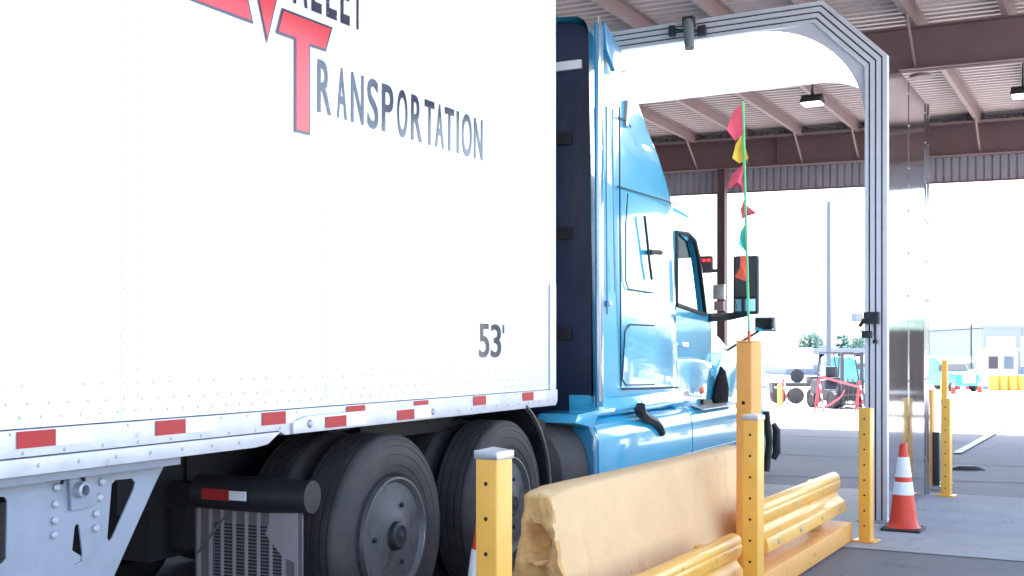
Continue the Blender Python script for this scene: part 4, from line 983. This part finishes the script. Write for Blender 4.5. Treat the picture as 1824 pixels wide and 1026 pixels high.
def far_tractor(px, Z, label, rz, m='farblue'):
    t = thing('parked_tractor', label, 'truck', G(px, Z), rz, 'far parked tractors'); t.scale = (.66, .66, .60)
    b = MB(); b.prism([(-1.6, .9), (-1.6, 3.0), (-.6, 3.3), (.4, 2.8), (.9, 2.6), (1.35, 1.9), (2.9, 1.6), (3.1, .8), (3.1, .5), (-1.6, .5)], -1.15, 1.15, 'y'); b.build('cab', M[m], t, bevel=.08, seg=2)
    MB().prism([(.92, 2.55), (1.36, 1.95), (1.40, 1.97), (.96, 2.59)], -1.0, 1.0, 'y').build('windshield', M['sign'], t)
    for sg in (-1, 1): MB().prism([(.3, 1.9), (1.1, 1.9), (.8, 2.45), (.3, 2.45)], sg * 1.16, sg * 1.17, 'y').build('side_window', M['sign'], t)
    MB().box(3.1, 3.15, -.6, .6, .8, 1.5).build('grille', M['chrome'], t)
    for x in (2.2, -2.2, -3.5):
        for sg in (-1, 1):
            b = MB(); b.lathe([(.02, 0), (.3, 0), (.5, .02), (.5, .3), (.02, .3)], 20, 'y', (x, sg * 1.15 - (.3 if sg > 0 else 0), .5)); b.build('wheel', M['rubber'], t)
    MB().box(-4.2, -1.6, -.45, .45, .6, .95).build('chassis', M['chassis'], t)
far_tractor(1536, 74, 'teal parked tractor right of the forklift, behind the portal post', R(-60)); far_tractor(1510, 80, 'teal parked tractor just behind the forklift guard', R(-50))
far_tractor(1712, 76, 'teal parked tractor left of the slim dark pole', R(-100)); far_tractor(1664, 80, 'teal parked tractor peeking past the steel panel edge', R(-70))
ch = thing('bare_chassis', 'dark bare trailer chassis parked left of the forklift', 'chassis', G(1420, 48), R(6))
MB().box(-1.1, 1.1, 0, .12, .72, .86).build('frame_rail', M['fork'], ch); MB().box(-1.1, 1.1, .8, .92, .72, .86).build('frame_rail', M['fork'], ch)
for x in (-.85, -.1, .75):
    b = MB(); b.lathe([(.02, 0), (.12, 0), (.26, .02), (.34, 0), (.34, .25), (.02, .25)], 20, 'y', (x, -.2, .34)); b.build('wheel', M['rubber'], ch)
MB().box(.55, 1.1, -.1, .5, .87, 1.15).build('toolbox', M['fork'], ch, bevel=.05); MB().box(-1.15, -1.05, -.2, 1.1, 0.1, .9).build('end_plate', M['fork'], ch)
rb = thing('water_barrier', 'red and white plastic barrier beside the slim dark pole', 'barrier', G(1719, 68)); 
for k in range(4): MB().prism([(-.25, 0), (.25, 0), (.12, .4), (.1, .85), (-.1, .85), (-.12, .4)], -.75 + k * .38, -.40 + k * .38, 'x').build('segment', M['ribbonred'] if k % 2 == 0 else M['conewhite'], rb)
# dark container to the right of the view, seen only mirrored in the steel panel
ct = thing('dark_container', 'dark brown box container standing off to the right of the lane', 'container', frame(YL, 28.5, -.75, -.04), RL)
MB().box(0, 5, -1.15, 1.25, .35, 2.1).build('body', M['brown'], ct, bevel=.02)
for k in range(8): MB().box(-.04, 0, -1.12 + k * .3, -1.02 + k * .3, .45, 2.0).build('door_rib', M['brown'], ct)
for sg in (-1, 1):
    MB().box(.1, .3, .05 + sg * .9 - .1, .05 + sg * .9 + .1, 0, .35).build('skid', M['chassis'], ct)
    MB().box(-.05, -.0, .05 + sg * .6 - .35, .05 + sg * .6 + .35, .55, .62).build('crossbar', M['galv'], ct)

# trees: trunk, limbs and a crown of small leaf faces
def tree(px, Z, h, wd, label):
    p = G(px, Z); t = thing('yard_tree', label, 'tree', p, 0, 'trees beyond the yard'); rnd = random.Random(px)
    b = MB(); b.tube([(0, 0, 0), (.1, 0, h * .35), (.0, .1, h * .75)], [.18, .13, .05], 8)
    for k in range(7):
        a = k * 2.4; b.tube([(.05, 0, h * (.25 + .06 * k)), (math.cos(a) * wd * .3, math.sin(a) * wd * .3, h * (.45 + .06 * k))], [.06, .02], 6)
    b.build('trunk', M['bark'], t)
    c = MB(); cl = [(rnd.uniform(-.38, .38) * wd, rnd.uniform(-.38, .38) * wd, h * rnd.uniform(.3, .88), rnd.uniform(.14, .26)) for _ in range(22)]
    for (x, y, z, r) in cl:
        k_ = 1 - .6 * max(0, z / h - .5); x *= k_; y *= k_
        for _ in range(150):
            d = Vector((rnd.gauss(0, 1), rnd.gauss(0, 1), rnd.gauss(0, .8))).normalized() * (r * wd) * rnd.uniform(.5, 1.05); q = Vector((x, y, z)) + d
            s = rnd.uniform(.07, .16); u = Vector((rnd.gauss(0, 1), rnd.gauss(0, 1), rnd.gauss(0, 1))).normalized(); v = u.orthogonal().normalized()
            c.add([q - u * s, q + v * s * .6, q + u * s, q - v * s * .6], [(0, 1, 2, 3)])
    c.build('crown', M['leaf'], t, smooth=0, keepnormals=True)
for (px, Z, zt, wpx, lab) in ((1444, 130, 3.6, 44, 'small rounded tree above the far trailers left of the forklift'), (1502, 132, 3.4, 22, 'narrow tree just right of the light pole'), (1528, 128, 3.0, 40, 'low spreading tree left of the portal post'),
                          (1548, 135, 4.2, 34, 'taller tree close behind the portal post'), (1665, 120, 3.6, 34, 'tree showing at the right edge of the steel panel'), (1700, 125, 2.5, 46, 'broad low tree behind the parked teal tractors'), (1720, 126, 3.3, 26, 'upright tree left of the slim dark pole')):
    p = G(px, Z); tree(px, Z, (zt - p.z) * 1.22, wpx / F * Z * 1.15, lab)

def tree_at(p, h, wd, label):
    px = CX + F * p.x / p.y; tree(px, p.y, h, wd, label)
tree_at(frame(YL, 36, -2.0), 3.1, 4.6, 'bushy tree standing behind the dark container to the right')
tree_at(frame(YL, 38, -5.4), 3.4, 4.2, 'second bushy tree further right behind the dark container')
for i, (px, Z, lab) in enumerate(((1698, 60, 'far orange cone left of the red and white plastic barrier'), (1745, 62, 'far orange cone just right of the slim dark pole'), (1547, 52, 'far orange cone close behind the short yellow post'))):
    t = thing('traffic_cone', lab, 'cone', G(px, Z), 0, 'orange traffic cones in the far yard')
    MB().box(-.18, .18, -.18, .18, 0, .03).build('base', M['black'], t)
    b = MB(); b.lathe([(.14, .03), (.03, .70), (.02, .71)], 16, cap1=True); b.build('body', M['orange'], t)
    b = MB(); b.lathe([(.09, .36), (.062, .54)], 16); b.build('white_collar', M['conewhite'], t)
# grit on the paving
b = MB(); rnd = random.Random(3)
for _ in range(420):
    l_, y_ = rnd.uniform(5, 20), rnd.uniform(-1.5, 3.2); r = rnd.uniform(.004, .013)
    b.add([(l_ - r, y_, .012), (l_ + r * rnd.uniform(-.2, 1), y_ - r, .012), (l_ + r, y_ + r, .012), (l_, y_, .012 + r)], [(0, 1, 3), (1, 2, 3), (2, 0, 3)])
b.build('loose_grit', M['slab'], kind='stuff', rz=RL, smooth=0, label='scattered grit on the shaded paving', cat='grit')

far_tractor(1690, 66, 'teal parked tractor right behind the far yellow bollard', R(-80)); far_tractor(1483, 92, 'distant teal parked tractor seen through the forklift cage', R(-95))
